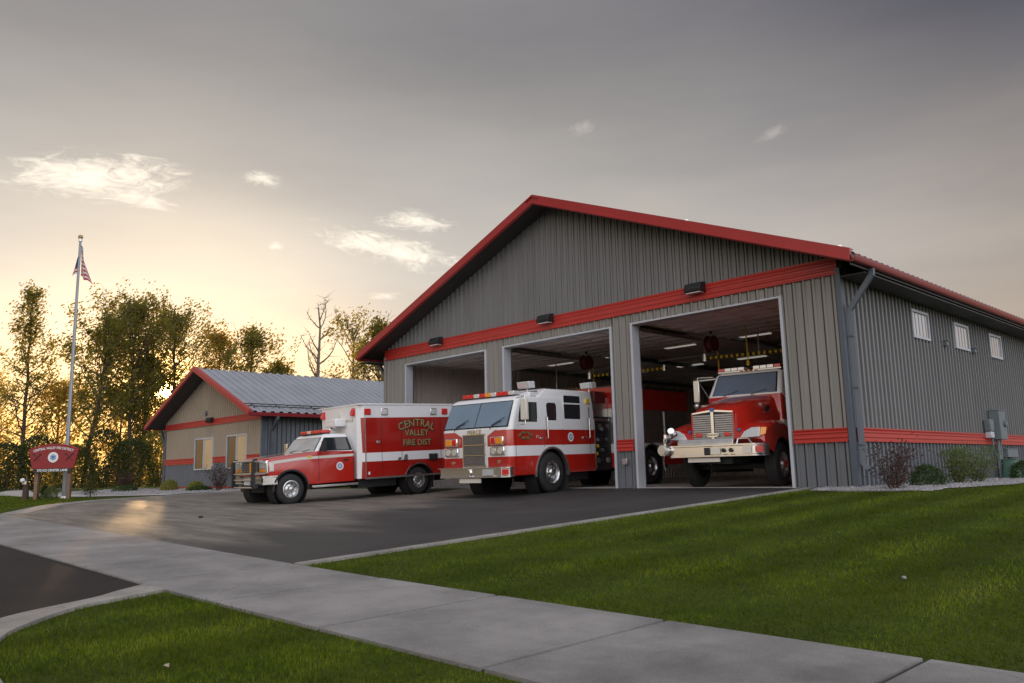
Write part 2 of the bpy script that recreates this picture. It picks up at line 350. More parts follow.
def rrect(w, h, r, n=3):
    """rounded rectangle centred at 0"""
    P = []
    for cx, cy, a0 in ((w/2-r, h/2-r, 0), (-w/2+r, h/2-r, 90), (-w/2+r, -h/2+r, 180), (w/2-r, -h/2+r, 270)):
        for i in range(n+1): a = R(a0+90*i/n); P.append((cx+r*math.cos(a), cy+r*math.sin(a)))
    return P
# ------------------------------------------------------------------ camera
CAM = Vector((7.5, -17.29, .47))
RC = Matrix(((.69354, .12938, .70871), (.72008, -.09424, -.68746), (-.02216, .98711, -.15852)))
cd = bpy.data.cameras.new('camera'); cam = bpy.data.objects.new('camera', cd); COL.objects.link(cam)
cd.sensor_width = 36; cd.lens = 28.597; cd.clip_start = .05; cd.clip_end = 3000
cam.matrix_world = Matrix.Translation(CAM) @ RC.normalized().to_4x4() if False else Matrix.Translation(CAM) @ RC.to_4x4()
scene.camera = cam

# ------------------------------------------------------------------ sky and sun
SUN = Vector((-.9305, .3520, .1020)).normalized()
sl = bpy.data.lights.new('sun', 'SUN'); so = bpy.data.objects.new('sun', sl); COL.objects.link(so)
sl.energy = 5.0; sl.angle = R(.5); sl.color = (1, .62, .28)
so.rotation_euler = SUN.to_track_quat('Z', 'Y').to_euler(); so.location = (-40, 20, 30)

w = bpy.data.worlds.new('World'); scene.world = w; w.use_nodes = True
nt = w.node_tree; N, L = nt.nodes, nt.links; N.clear()
def nd(t, **k):
    n = N.new(t)
    for a, v in k.items(): setattr(n, a, v)
    return n
def mth(op, a, b=None, c=None, clamp=False):
    n = nd('ShaderNodeMath', operation=op, use_clamp=clamp)
    for i, x in enumerate((a, b, c)):
        if x is None: continue
        if isinstance(x, (int, float)): n.inputs[i].default_value = x
        else: L.new(x, n.inputs[i])
    return n.outputs[0]
def vdot(v, c):
    n = nd('ShaderNodeVectorMath', operation='DOT_PRODUCT'); L.new(v, n.inputs[0]); n.inputs[1].default_value = c; return n.outputs['Value']
def ramp(fac, stops, interp='LINEAR'):
    n = nd('ShaderNodeValToRGB'); e = n.color_ramp.elements; n.color_ramp.interpolation = interp
    while len(e) < len(stops): e.new(.5)
    for el, (p, c) in zip(e, stops): el.position = p; el.color = (*c, 1) if len(c) == 3 else c
    L.new(fac, n.inputs['Fac']); return n.outputs['Color']
def mixc(kind, f, a, b):
    n = nd('ShaderNodeMix', data_type='RGBA', blend_type=kind)
    for k, x in (('Factor', f), ('A', a), ('B', b)):
        if isinstance(x, (int, float)): n.inputs[k].default_value = x
        elif isinstance(x, tuple): n.inputs[k].default_value = (*x, 1)
        else: L.new(x, n.inputs[k])
    return n.outputs['Result']
tc = nd('ShaderNodeTexCoord'); D = tc.outputs['Generated']
sep = nd('ShaderNodeSeparateXYZ'); L.new(D, sep.inputs[0]); Z = sep.outputs['Z']
cs = vdot(D, tuple(SUN))
def mr(x, a, b, c=0., d=1., sm=True):
    n = nd('ShaderNodeMapRange'); n.interpolation_type = 'SMOOTHSTEP' if sm else 'LINEAR'
    L.new(x, n.inputs['Value'])
    for k, v in zip(('From Min', 'From Max', 'To Min', 'To Max'), (a, b, c, d)): n.inputs[k].default_value = v
    return n.outputs['Result']
# thin evening overcast: bright and warm low down, grey above
elev = ramp(mr(Z, -.02, .62, 0, 1, False), [(0, (.95, .52, .16)), (.09, (1.0, .64, .28)), (.17, (1.15, .92, .64)), (.27, (1.12, 1.0, .86)), (.40, (.96, .92, .86)), (.55, (.75, .73, .70)), (.75, (.47, .46, .465)), (1, (.37, .375, .41))])
side = ramp(mr(cs, -1, 1, 0, 1, False), [(0, (.5, .5, .55)), (.60, (.36, .345, .38)), (.78, (.42, .385, .37)), (.86, (.50, .475, .475)), (.93, (.52, .51, .51)), (.98, (.60, .60, .61)), (1, (.78, .76, .72))])
base = mixc('MULTIPLY', 1., elev, side)
dk = mth('MULTIPLY', mr(Z, .25, .55), mr(cs, .85, .45))
base = mixc('MULTIPLY', dk, base, (.27, .33, .52))
# faint high streaks of cirrus
mp = nd('ShaderNodeMapping'); L.new(D, mp.inputs['Vector']); mp.inputs['Scale'].default_value = (1, 1, 4.5); mp.inputs['Rotation'].default_value = (.15, .25, 0)
nz = nd('ShaderNodeTexNoise'); nz.inputs['Scale'].default_value = 2.2; nz.inputs['Detail'].default_value = 7; nz.inputs['Roughness'].default_value = .55; L.new(mp.outputs[0], nz.inputs['Vector'])
base = mixc('MULTIPLY', 1., base, ramp(nz.outputs['Fac'], [(.3, (.87, .875, .90)), (.5, (.99, .99, .99)), (.72, (1.13, 1.11, 1.07))]))
# clouds: small wisps placed by direction
cl = None
def cloud(d, wdt, hgt, tilt, amp, seed):
    d = Vector(d).normalized(); ex = Vector((d.y, -d.x, 0)).normalized(); ey = ex.cross(d)
    ex, ey = ex*math.cos(tilt)+ey*math.sin(tilt), ey*math.cos(tilt)-ex*math.sin(tilt)
    a = mth('DIVIDE', vdot(D, tuple(ex)), wdt); b = mth('DIVIDE', vdot(D, tuple(ey)), hgt)
    rr = mth('SQRT', mth('ADD', mth('MULTIPLY', a, a), mth('MULTIPLY', b, b)))
    cb = nd('ShaderNodeCombineXYZ'); L.new(mth('MULTIPLY', a, wdt*16), cb.inputs[0]); L.new(mth('MULTIPLY', b, hgt*42), cb.inputs[1]); cb.inputs[2].default_value = seed
    n = nd('ShaderNodeTexNoise'); n.inputs['Scale'].default_value = 2.1; n.inputs['Detail'].default_value = 12; n.inputs['Roughness'].default_value = .68; n.inputs['Distortion'].default_value = .9
    L.new(cb.outputs[0], n.inputs['Vector'])
    v = mth('SUBTRACT', mth('ADD', n.outputs['Fac'], .36), mth('MULTIPLY', rr, .42))
    v = mr(v, .46, .88); v = mth('MULTIPLY', v, mr(vdot(D, tuple(d)), .5, .8)); v = mth('MULTIPLY', v, mr(rr, 1.35, .8))
    return mth('MULTIPLY', v, amp)
for args in (((-.91, .262, .324), .105, .030, .10, 1., 3.1), ((-.895, .30, .305), .05, .012, -.12, .8, 8.2), ((-.785, .56, .270), .10, .022, -.22, 1., 5.7),
             ((-.755, .575, .300), .05, .016, -.1, .9, 1.3), ((-.843, .42, .342), .03, .010, -.1, .75, 9.4), ((-.59, .70, .402), .022, .010, .3, .16, 2.2),
             ((-.42, .83, .375), .024, .008, .3, .16, 6.6), ((-.845, .44, .265), .014, .006, 0, .6, 4.4), ((-.80, .565, .215), .025, .006, 0, .5, 7.1)):
    c = cloud(*args); cl = c if cl is None else mth('MAXIMUM', cl, c)
base = mixc('MIX', cl, base, (1.05, .97, .84))
# sun glow through thin air
g1 = mr(cs, .93, 1.0); g1 = mth('MULTIPLY', g1, g1)
low = mr(Z, .24, .0)
base = mixc('ADD', mth('MULTIPLY', mth('MULTIPLY', g1, low), 1.05), base, (1.0, .52, .10))
g2 = mr(cs, .9980, .9999)
base = mixc('ADD', mth('MULTIPLY', mth('MULTIPLY', g2, g2), 1.0), base, (4.2, 2.3, .55))
g3 = mr(cs, math.cos(R(.75)), math.cos(R(.40)))
base = mixc('ADD', g3, base, (80., 50., 20.))
# unseen sky behind the camera, brightened as added fill for the shaded walls
rear = mth('MULTIPLY', mr(cs, .25, -.6), mr(Z, -.05, .1))
wl = mr(vdot(D, (-.85, -.52, 0)), -.3, .9)
base = mixc('ADD', rear, base, mixc('MIX', wl, (1.25, 1.30, 1.42), (2.05, 1.80, 1.50)))
top = mr(Z, .60, .95)  # zenith out of view, brightened as added fill for the ground
base = mixc('ADD', top, base, (.42, .42, .45))
ns = nd('ShaderNodeTexSky', sky_type='NISHITA', sun_disc=False); ns.sun_elevation = R(5.9); ns.sun_rotation = math.atan2(SUN.x, SUN.y); ns.air_density = 1; ns.dust_density = 3
base = mixc('ADD', .012, base, ns.outputs[0])
bg = nd('ShaderNodeBackground'); L.new(base, bg.inputs['Color']); bg.inputs['Strength'].default_value = 1.0
out = nd('ShaderNodeOutputWorld'); L.new(bg.outputs[0], out.inputs['Surface'])
scene.view_settings.view_transform = 'Standard'; scene.view_settings.look = 'None'; scene.view_settings.exposure = 0; scene.view_settings.gamma = 1
scene.render.engine = 'CYCLES'
scene.cycles.max_bounces = 6; scene.cycles.transparent_max_bounces = 6; scene.cycles.caustics_reflective = False; scene.cycles.caustics_refractive = False
scene.cycles.sample_clamp_indirect = 4.; scene.cycles.use_denoising = True

# ------------------------------------------------------------------ terrain
def clamp(x, a=0., b=1.): return max(a, min(b, x))
def zs(x):
    x = clamp(x, -18, 14)
    return -.545-.0205*x if x < 0 else -.545-.009*x
def H(x, y):
    if y >= 0: return -.03
    if y > -12.5:
        t = -y/12.5; w_ = clamp((-x-1)/11.)
        g = (1-w_)*t+w_*(1-(1-t)**2.6)
        return -.03*(1-t)+(zs(x))*g
    return zs(x)-.012*min(6, -12.5-y)

def sheet(name, poly, off, mats, step=1.0, skirt=.0, mi=0, parent=None, kind='structure'):
    """polygon draped on the terrain"""
    bm = bmesh.new(); vs = [bm.verts.new((x, y, 0)) for x, y in poly]; bm.faces.new(vs)
    xs = [p[0] for p in poly]; ys = [p[1] for p in poly]
    def lines(a, b, ax):
        x = math.floor(a/step)*step
        while x < b:
            co = [0, 0, 0]; co[ax] = x; no = [0, 0, 0]; no[ax] = 1
            bmesh.ops.bisect_plane(bm, geom=bm.verts[:]+bm.edges[:]+bm.faces[:], plane_co=co, plane_no=no); x += step
    lines(min(xs), max(xs), 0); lines(min(ys), max(ys), 1)
    for v in bm.verts: v.co.z = H(v.co.x, v.co.y)+off
    if skirt:
        be = [e for e in bm.edges if e.is_boundary]
        r = bmesh.ops.extrude_edge_only(bm, edges=be)
        for v in r['geom']:
            if isinstance(v, bmesh.types.BMVert): v.co.z -= skirt
    bmesh.ops.recalc_face_normals(bm, faces=bm.faces)
    if not skirt:
        for f in bm.faces:
            if f.normal.z < 0: f.normal_flip()
    me = bpy.data.meshes.new(name); bm.to_mesh(me); bm.free()
    for m in (mats if isinstance(mats, (list, tuple)) else [mats]): me.materials.append(M[m])
    o = bpy.data.objects.new(name, me); COL.objects.link(o)
    if parent: o.parent = parent
    if kind: o['kind'] = kind
    return o

# ground sheet reaching the horizon
xs = [-900, -500, -300, -200, -150, -120, -100, -80, -65, -55]+[x for x in range(-50, 31)]+[35, 45, 60, 90, 150, 300, 600, 900]
ys = [-900, -400, -200, -100, -60, -40, -30, -24]+[y*.5 for y in range(-44, 3)]+[3, 6, 10, 16, 24, 35, 50, 70, 100, 150, 220, 350, 600, 900]
mb = MB(); nx = len(xs)
mb.add([(x, y, H(x, y)) for y in ys for x in xs], [(j*nx+i, j*nx+i+1, (j+1)*nx+i+1, (j+1)*nx+i) for j in range(len(ys)-1) for i in range(nx-1)])
g = mb.build('ground', 'lawn', smooth=60, fix=False); g['kind'] = 'structure'

def smooth_pts(P, k=4):
    o = []
    for i in range(len(P)-1):
        p0, p1, p2, p3 = P[max(0, i-1)], P[i], P[i+1], P[min(len(P)-1, i+2)]
        for j in range(k):
            t = j/k; o.append(tuple(.5*((2*p1[a])+(-p0[a]+p2[a])*t+(2*p0[a]-5*p1[a]+4*p2[a]-p3[a])*t*t+(-p0[a]+3*p1[a]-3*p2[a]+p3[a])*t**3) for a in (0, 1)))
    return o+[P[-1]]
EDGE_L = [(-14.6, -12.5), (-18.5, -10.6), (-21.5, -8.9), (-23.2, -7.5), (-24.3, -5.6), (-25.3, -3.4), (-26.0, -1.3), (-26.2, .0)]
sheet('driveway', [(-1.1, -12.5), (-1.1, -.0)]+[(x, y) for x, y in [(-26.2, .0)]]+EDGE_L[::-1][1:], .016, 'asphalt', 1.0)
# light concrete ribbon along the left edge of the apron
lft = [(x-.05, y+.0) for x, y in EDGE_L]
def offs(pts, d):
    o = []
    for i, p in enumerate(pts):
        a = Vector(pts[max(i-1, 0)]); b = Vector(pts[min(i+1, len(pts)-1)]); t = (b-a).normalized(); n = Vector((-t.y, t.x))
        o.append((p[0]+n.x*d, p[1]+n.y*d))
    return o
sheet('kerb', EDGE_L+offs(EDGE_L, -.55)[::-1], .026, 'kerb', 1.0, skirt=.05)
sheet('kerb', [(-1.1, -12.48), (-.95, -12.48), (-.95, -.06), (-1.1, -.06)], .03, 'kerb', 1.0, skirt=.05)
# sidewalk slabs over a dark bed
sheet('sidewalk_bed', [(-60, -14.18), (24, -14.18), (24, -12.52), (-60, -12.52)], .008, 'joint', 1.0)
bed = MB(); x = -60.0
js = []; xx = 5.72
while xx < 24: js.append(xx); xx += 1.66
xx = 5.72
while xx > -60: xx -= 1.70; js.append(xx)
js.sort()
for a, b in zip(js[:-1], js[1:]):
    a2, b2 = a+.022, b-.022; dz = random.uniform(-.002, .002)
    n = 4
    pts = [(a2, -14.2), (b2, -14.2), (b2, -12.5), (a2, -12.5)]
    bed.add([(px, py, H(px, py)+.024+dz) for px, py in pts]+[(px, py, H(px, py)-.08) for px, py in pts], [(0, 1, 2, 3), (0, 4, 5, 1), (1, 5, 6, 2), (2, 6, 7, 3), (3, 7, 4, 0)])
sw = bed.build('sidewalk', 'concrete', smooth=0); sw['kind'] = 'structure'
# street approach and the flared kerb around the grass strip
arc = smooth_pts([(-.92, -14.2), (-.70, -14.52), (-.47, -14.80), (-.16, -15.42), (.12, -15.72), (.75, -16.10), (1.9, -16.42), (3.2, -16.52), (6, -16.56), (24, -16.56)])
arci = smooth_pts([(-.38, -14.2), (-.30, -14.40), (-.20, -14.70), (-.03, -15.06), (.39, -15.47), (.9, -15.80), (1.9, -16.04), (3.2, -16.14), (6, -16.18), (24, -16.18)])
sheet('street', [(-60, -40), (-60, -14.2)]+arc+[(24, -40)], .006, 'asphalt_d', 1.5)
kb = MB(); n = len(arc)
kv = []
for (ax, ay), (ix, iy) in zip(arc, arci): kv += [(ax, ay, H(ax, ay)-.05), (ax, ay, H(ax, ay)+.020), (ix, iy, H(ix, iy)+.03), (ix, iy, H(ix, iy)-.05)]
kb.add(kv, [(i*4+k, (i+1)*4+k, (i+1)*4+k+1, i*4+k+1) for i in range(n-1) for k in range(3)])
o = kb.build('kerb', 'kerb', smooth=30); o['kind'] = 'structure'
# path and gravel by the office, far road
sheet('path', [(-26.6, -3.1), (-30, -4.6), (-36, -5.1), (-48, -3.6), (-62, -.5), (-62, -1.9), (-47, -6.3), (-36, -7.0), (-29.5, -6.2), (-25.7, -4.4)], .02, 'concrete_lt', 2.0)
sheet('gravel_bed', [(-26.6, -3.0), (-30, -4.4), (-36, -4.9), (-44, -4.0), (-44, 1.5), (-26.3, 1.5), (-26.3, -1)], .010, 'rock', 2.0, kind='structure')
sheet('far_road', [(-200, -22), (-76, -3.0), (-60, 1.0), (-60, 3.0), (-76, 1.6), (-200, -12)], .012, 'concrete_lt', 8.0)
sheet('gravel_bed', [(-.88, -.1), (-.7, -.75), (.2, -1.0), (1.2, -.9), (2.0, .2), (2.25, 2.5), (2.3, 26), (-.1, 26), (-.1, -.1)], .012, 'rock', 1.0)

# loose stones on the gravel
def stones(regs, n, smin, smax):
    mb = MB(); k = 0
    while k < n:
        x0, x1, y0, y1 = random.choice(regs); x = random.uniform(x0, x1); y = random.uniform(y0, y1)
        s = random.uniform(smin, smax); z = H(x, y)+.015
        pts = []
        for a in range(5):
            t = a*1.2566+random.uniform(-.3, .3); rr = s*random.uniform(.7, 1.2); pts.append((x+rr*math.cos(t), y+rr*math.sin(t), z))
        top = (x+random.uniform(-.3, .3)*s, y, z+s*random.uniform(.6, 1.1))
        mb.add(pts+[top], [(a, (a+1) % 5, 5) for a in range(5)]); k += 1
    return mb
o = stones([(-.6, 1.8, -.8, 0), (0, 2.0, 0, 4), (0, 2.1, 4, 14)], 3800, .018, .05).build('gravel', 'rock', smooth=0, fix=False); o['kind'] = 'stuff'; o['label'] = 'loose grey gravel along the foot of the metal side wall'
o = stones([(-43, -26.8, -4, -.1)], 2600, .03, .09).build('gravel', 'rock', smooth=0, fix=False); o['kind'] = 'stuff'; o['label'] = 'loose grey gravel bed in front of the low office'

# ------------------------------------------------------------------ grass blades
import array
def grass(name, label, inside, x0, x1, y0, y1, dens, hgt=.045, stripe=.0):
    rnd = random.Random(5); v = array.array('f'); cnt = 0
    step = 1.0; X = x0
    while X < x1:
        Y = y0
        while Y < y1:
            cx, cy = X+.5, Y+.5; d = math.hypot(cx-CAM.x, cy-CAM.y)
            # skip what the camera surroundings never see
            n = int(dens*min(1., (4.2/max(d, 2.))**1.45)); sc = (max(d, 4.)/4.2)**.62
            for _ in range(n):
                x = X+rnd.random(); y = Y+rnd.random()
                if not inside(x, y): continue
                z = H(x, y)
                f = .75+.5*noise.noise((x*.9, y*.9, 0))+.25*noise.noise((x*4, y*4, 3))
                h = hgt*rnd.uniform(.55, 1.15)*max(.5, f)*min(sc, 1.5); a = rnd.random()*6.283; wd = .0022*sc*rnd.uniform(.7, 1.3)
                dx, dy = math.cos(a)*wd, math.sin(a)*wd; lx, ly = rnd.gauss(0, .35)*h, (rnd.gauss(0, .35)+stripe*math.tanh(4*math.sin(x*math.pi/.62+.5*math.sin(y*.4))))*h
                v.extend((x-dx, y-dy, z-.004, x+dx, y+dy, z-.004, x+lx, y+ly, z+h)); cnt += 1
            Y += step
        X += step
    me = bpy.data.meshes.new(name); me.vertices.add(cnt*3); me.vertices.foreach_set('co', v)
    me.loops.add(cnt*3); me.loops.foreach_set('vertex_index', array.array('i', range(cnt*3)))
    me.polygons.add(cnt); me.polygons.foreach_set('loop_start', array.array('i', range(0, cnt*3, 3)))
    me.update(calc_edges=True); me.materials.append(M['blade'])
    o = bpy.data.objects.new(name, me); COL.objects.link(o); o['kind'] = 'stuff'; o['label'] = label
    return o
def in_right(x, y):
    if y > 0: return x > 2.3
    if y > -1.0: return x > (-.86 if y < -.75 else (1.5+.6*(y+1) if y > -.9 else .9))
    return y < -.9 and x > -.94
grass('lawn_grass', 'mown green lawn rising from the sidewalk to the big metal building', in_right, -.97, 17, -12.52, 9, 4200, .036, .55)
def in_strip(x, y):
    if y > -14.21: return False
    for (ax, ay), (bx, by) in zip(arci[:-1], arci[1:]):
        pass
    # right of / above the flared kerb
    if x < 3.2:
        for (ax, ay), (bx, by) in zip(arci[:-1], arci[1:]):
            if by <= y <= ay: 
                t = (y-ay)/(by-ay); return x > ax+(bx-ax)*t
        return False
    return y > -16.16
grass('verge_grass', 'green grass verge rounded by the concrete kerb at the corner', in_strip, -1, 8, -17, -14, 6000, .036)
def in_left(x, y):
    pts = EDGE_L
    if y < -12.5 or y > -1.3: return False
    for (ax, ay), (bx, by) in zip(pts[:-1], pts[1:]):
        if ay <= y <= by: 
            t = (y-ay)/(by-ay)
            if x > ax+(bx-ax)*t-.6: return False
    # not on the path
    if y > -7.2+max(0, (-x-36))*.16 and x > -60: return y > 99
    return True
grass('island_grass', 'sunlit lawn around the red sign and the flagpole', in_left, -50, -14, -12.4, -2, 2600, .05)
# ------------------------------------------------------------------ ribbed sheet siding
PITCH = .2286
def siding(mb, origin, du, nrm, u0, u1, zb, zt, mi=0, d=.036, rib=.06):
    """vertical ribbed metal sheet. zb, zt: functions of u. du, nrm: plan directions"""
    pts = []
    k = math.floor(u0/PITCH)-1
    prof = []
    while k*PITCH < u1+PITCH:
        b = k*PITCH
        prof += [(b, 0), (b+PITCH/2-rib/2-.046, 0), (b+PITCH/2-rib/2-.040, -.055), (b+PITCH/2-rib/2-.002, -.055), (b+PITCH/2-rib/2+.004, d), (b+PITCH/2+rib/2-.006, d), (b+PITCH/2+rib/2+.008, 0)]
        k += 1
    def at(u):
        for (a, da), (b, db) in zip(prof[:-1], prof[1:]):
            if a <= u <= b: return da+(db-da)*(u-a)/(b-a+1e-9)
        return 0
    us = sorted(set([u0, u1]+[p[0] for p in prof if u0 < p[0] < u1]))
    vs = []; fs = []
    for u in us:
        dd = at(u); x = origin[0]+du[0]*u+nrm[0]*dd; y = origin[1]+du[1]*u+nrm[1]*dd
        vs += [(x, y, zb(u)), (x, y, zt(u))]
    for i in range(len(us)-1): fs.append((2*i, 2*i+2, 2*i+3, 2*i+1))
    mb.add(vs, fs, mi)
def C_(z): return lambda u: z

# horizontal beaded trim band: section in (depth, z)
def band(mb, p0, p1, nrm, z0, z1, mi=0, d0=.048):
    p0 = Vector((*p0, 0)); p1 = Vector((*p1, 0)); n = Vector((*nrm, 0)); h = z1-z0
    sec = [(0, 0), (d0+.02, 0), (d0+.02, .06), (d0, .12), (d0, .26), (d0+.016, .33), (d0+.016, .40), (d0, .47), (d0, .60), (d0+.016, .67), (d0+.016, .74), (d0, .80), (d0+.02, .92), (d0+.02, 1.), (0, 1.)]
    rings = [[p+n*a+Vector((0, 0, z0+h*b)) for a, b in sec] for p in (p0, p1)]
    mb.loft(rings, mi=mi)

# ================================================================== FIRE STATION
FS = thing('fire_station', 'large grey ribbed-metal garage building with red trim and three tall open doorways', 'fire station', (0, 0, 0))
W = 17.0; L_ = 25.0; EZ = 4.92; PK = 8.28; MX = -8.5; SL = (PK-EZ)/8.5
def gz(x): return PK-SL*abs(x-MX)       # underside line of the roof at the wall
DO = [(-5.66, -1.42), (-10.66, -6.44), (-15.72, -11.56)]; DH = 4.30
PROUD = .003
f = MB()
segs = [(-17, -15.78), (-11.50, -10.72), (-6.38, -5.72), (-1.36, -.0)]
fr = dict(origin=(0, 0), du=(1, 0), nrm=(0, -1))
for a, b in segs:
    siding(f, (0, 0), (1, 0), (0, -1), a, b, C_(1.0), C_(4.70), 0)
    siding(f, (0, 0), (1, 0), (0, -1), a, b, C_(-.05), C_(.98), 2)
for a, b in ((-15.80, -11.48), (-10.74, -6.36), (-5.74, -1.34)):
    siding(f, (0, 0), (1, 0), (0, -1), a, b, C_(DH+.06), C_(4.70), 0)
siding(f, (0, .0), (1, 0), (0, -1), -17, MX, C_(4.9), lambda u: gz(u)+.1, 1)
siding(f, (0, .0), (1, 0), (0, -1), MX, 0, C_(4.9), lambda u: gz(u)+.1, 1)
f.build('front_wall', ['siding', 'siding_dark', 'wains'], FS, smooth=20, fix=False)
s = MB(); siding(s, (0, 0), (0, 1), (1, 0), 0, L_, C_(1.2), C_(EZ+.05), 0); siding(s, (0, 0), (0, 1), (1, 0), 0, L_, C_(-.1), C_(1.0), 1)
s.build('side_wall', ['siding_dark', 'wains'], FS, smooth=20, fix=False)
s = MB(); siding(s, (-W, 0), (0, 1), (-1, 0), 0, L_, C_(-.1), C_(EZ+.05), 0)
s.build('side_wall', ['siding'], FS, smooth=20, fix=False)
s = MB(); siding(s, (0, L_), (1, 0), (0, 1), -17, MX, C_(-.1), lambda u: gz(u)+.1, 0); siding(s, (0, L_), (1, 0), (0, 1), MX, 0, C_(-.1), lambda u: gz(u)+.1, 0)
s.build('back_wall', ['siding'], FS, smooth=20, fix=False)
# interior liner: walls, ceiling with ribs, floor
li = MB()
def ribs_in(o, du, n, a, b, z0, z1): siding(li, o, du, n, a, b, C_(z0), C_(z1), 0, d=.02, rib=.03)
ribs_in((-W+.2, 0), (0, 1), (1, 0), .25, L_-.2, 0, 4.72); ribs_in((-.2, 0), (0, 1), (-1, 0), .25, L_-.2, 0, 4.72); ribs_in((0, L_-.2), (1, 0), (0, -1), -16.8, -.2, 0, 4.72)
for a, b in ((-16.8, -15.80), (-11.48, -10.74), (-6.36, -5.74), (-1.34, -.2)): ribs_in((0, .24), (1, 0), (0, 1), a, b, 0, 4.72)
ribs_in((0, .24), (1, 0), (0, 1), -16.8, -.2, DH+.1, 4.72)
li.build('interior_liner', 'liner', FS, smooth=20, fix=False)
ce = MB(); u = -16.8; vs = []; us = []
while u < -.2:
    us += [(u, 0), (u+.15, 0), (u+.17, -.03), (u+.21, -.03), (u+.23, 0)]; u += .3
for a, d in us: vs += [(a, .2, 4.74+d), (a, L_-.2, 4.74+d)]
ce.add(vs, [(2*i, 2*i+1, 2*i+3, 2*i+2) for i in range(len(us)-1)]); ce.build('ceiling', 'liner', FS, smooth=20, fix=False)
MB().box(-16.95, -.05, .01, L_-.1, -.12, .0).build('floor_slab', 'floor_conc', FS)
# door frames
for a, b in DO:
    m = MB()
    m.box(a-.07, a, -.05, .26, -.03, DH+.05); m.box(b, b+.07, -.05, .26, -.03, DH+.05); m.box(a, b, -.05, .26, DH, DH+.05)
    m.build('door_frame', 'trim_white', FS, bevel=.006)
    # sectional door rolled up on its tracks under the ceiling
    g = MB(); ym = .55
    for k in range(7):
        y0 = ym+k*.60; g.box(a-.02, b+.02, y0, y0+.585, 4.42, 4.47)
        g.box(a-.02, b+.02, y0+.02, y0+.06, 4.385, 4.42); g.box(a-.02, b+.02, y0+.53, y0+.57, 4.385, 4.42)
        for q in range(5): xq = a+(b-a)*q/4; g.box(xq-.03, xq+.03, y0+.06, y0+.53, 4.39, 4.42)
    d = g.build('garage_door', 'liner', FS)
    t = MB()
    for x in (a-.06, b+.06):
        t.box(x-.025, x+.025, .28, .33, 0, 4.15); t.tube([(x, .3, 4.1), (x, .34, 4.28), (x, .46, 4.36), (x, .6, 4.38), (x, 5.0, 4.38)], .025, 6)
        for yy in (2.4, 4.9): t.box(x-.015, x+.015, yy, yy+.04, 4.38, 4.72)
    t.cyl((a-.1, .45, 4.58), (b+.1, .45, 4.58), .03); 
    for xx in (a+.6, b-.6): t.cyl((xx-.35, .45, 4.58), (xx+.35, .45, 4.58), .07, n=12)
    t.box((a+b)/2-.2, (a+b)/2+.2, 4.5, 5.0, 4.5, 4.7); t.box((a+b)/2-.03, (a+b)/2+.03, .5, 4.6, 4.56, 4.62)
    t.build('door_track', 'alu', FS)
# corner trims
for x in (-17, 0):
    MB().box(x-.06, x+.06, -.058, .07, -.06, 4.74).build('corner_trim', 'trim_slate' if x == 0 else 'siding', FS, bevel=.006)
# red bands
b = MB(); band(b, (-17.02, -.0), (.0, -.0), (0, -1), 4.60, 4.985); b.build('upper_band', 'trim_red', FS, smooth=25)
for a, c in ((-1.30, -.07), (-6.32, -5.78), (-11.44, -10.78), (-16.88, -15.84)):
    b = MB(); band(b, (a, 0), (c, 0), (0, -1), .955, 1.255); b.build('lower_band', 'trim_red', FS, smooth=25)
b = MB(); band(b, (0, .20), (0, L_), (1, 0), .955, 1.255); b.build('lower_band', 'trim_red', FS, smooth=25)
# base flashing
MB().box(.026, .05, .12, L_, -.12, .03).build('base_flashing', 'trim_slate', FS)

# roof: two ribbed slopes with a real thickness, overhanging
OF = .80; OS = .62
def roof(parent, x0, x1, mx, pk, sl, y0, y1, mname, rib=.3, th=.10):
    for sgn in (-1, 1):
        xe = x0 if sgn < 0 else x1
        m = MB(); ye = y0; ring = []
        top = []; y = y0
        while y < y1:
            for o_, d in ((0, 0), (rib*.45, 0), (rib*.52, .06), (rib*.85, .06), (rib*.94, 0)):
                if y+o_ <= y1: top.append((y+o_, d))
            y += rib
        top.append((y1, 0)); ze = pk-sl*abs(xe-mx)
        vs = []
        for yy, d in top: vs += [(mx, yy, pk+th+d), (xe, yy, ze+th+d)]
        m.add(vs, [(2*i, 2*i+1, 2*i+3, 2*i+2) for i in range(len(top)-1)], 0)
        m.add([(mx, y0, pk), (xe, y0, ze), (xe, y1, ze), (mx, y1, pk)], [(0, 1, 2, 3)], 1)
        m.add([(mx, y0, pk), (xe, y0, ze), (xe, y0, ze+th), (mx, y0, pk+th)], [(0, 1, 2, 3)], 1)
        m.add([(xe, y0, ze), (xe, y1, ze), (xe, y1, ze+th), (xe, y0, ze+th)], [(0, 1, 2, 3)], 1)
        m.build('roof_slope', [mname, 'soffit'], parent, smooth=20, fix=False)
roof(FS, -W-OS, OS, MX, PK+.04, SL, -OF, L_+.4, 'roof_metal')
# rake fascia (gable edge) as a stepped red profile following each slope
def rake(parent, xa, za, xb, zb, y, hh=.20, mi=0, mname='fascia_red'):
    m = MB(); sec = [(-.03, -.02), (-.03, -hh+.10), (-.055, -hh+.09), (-.055, -hh+.03), (0, -hh), (.03, -hh), (.03, .05), (.16, .075), (.16, .10), (-.03, .10)]
    rings = [[(x, y+a, z+b) for a, b in sec] for x, z in ((xa, za), (xb, zb))]
    m.loft(rings); return m.build('rake_trim', mname, parent, smooth=25)
ZE = PK+.04-SL*(MX*-1+OS)+.10
rake(FS, MX, PK+.14, OS+.02, ZE-.0, -OF)
rake(FS, MX, PK+.14, -W-OS-.02, ZE, -OF)
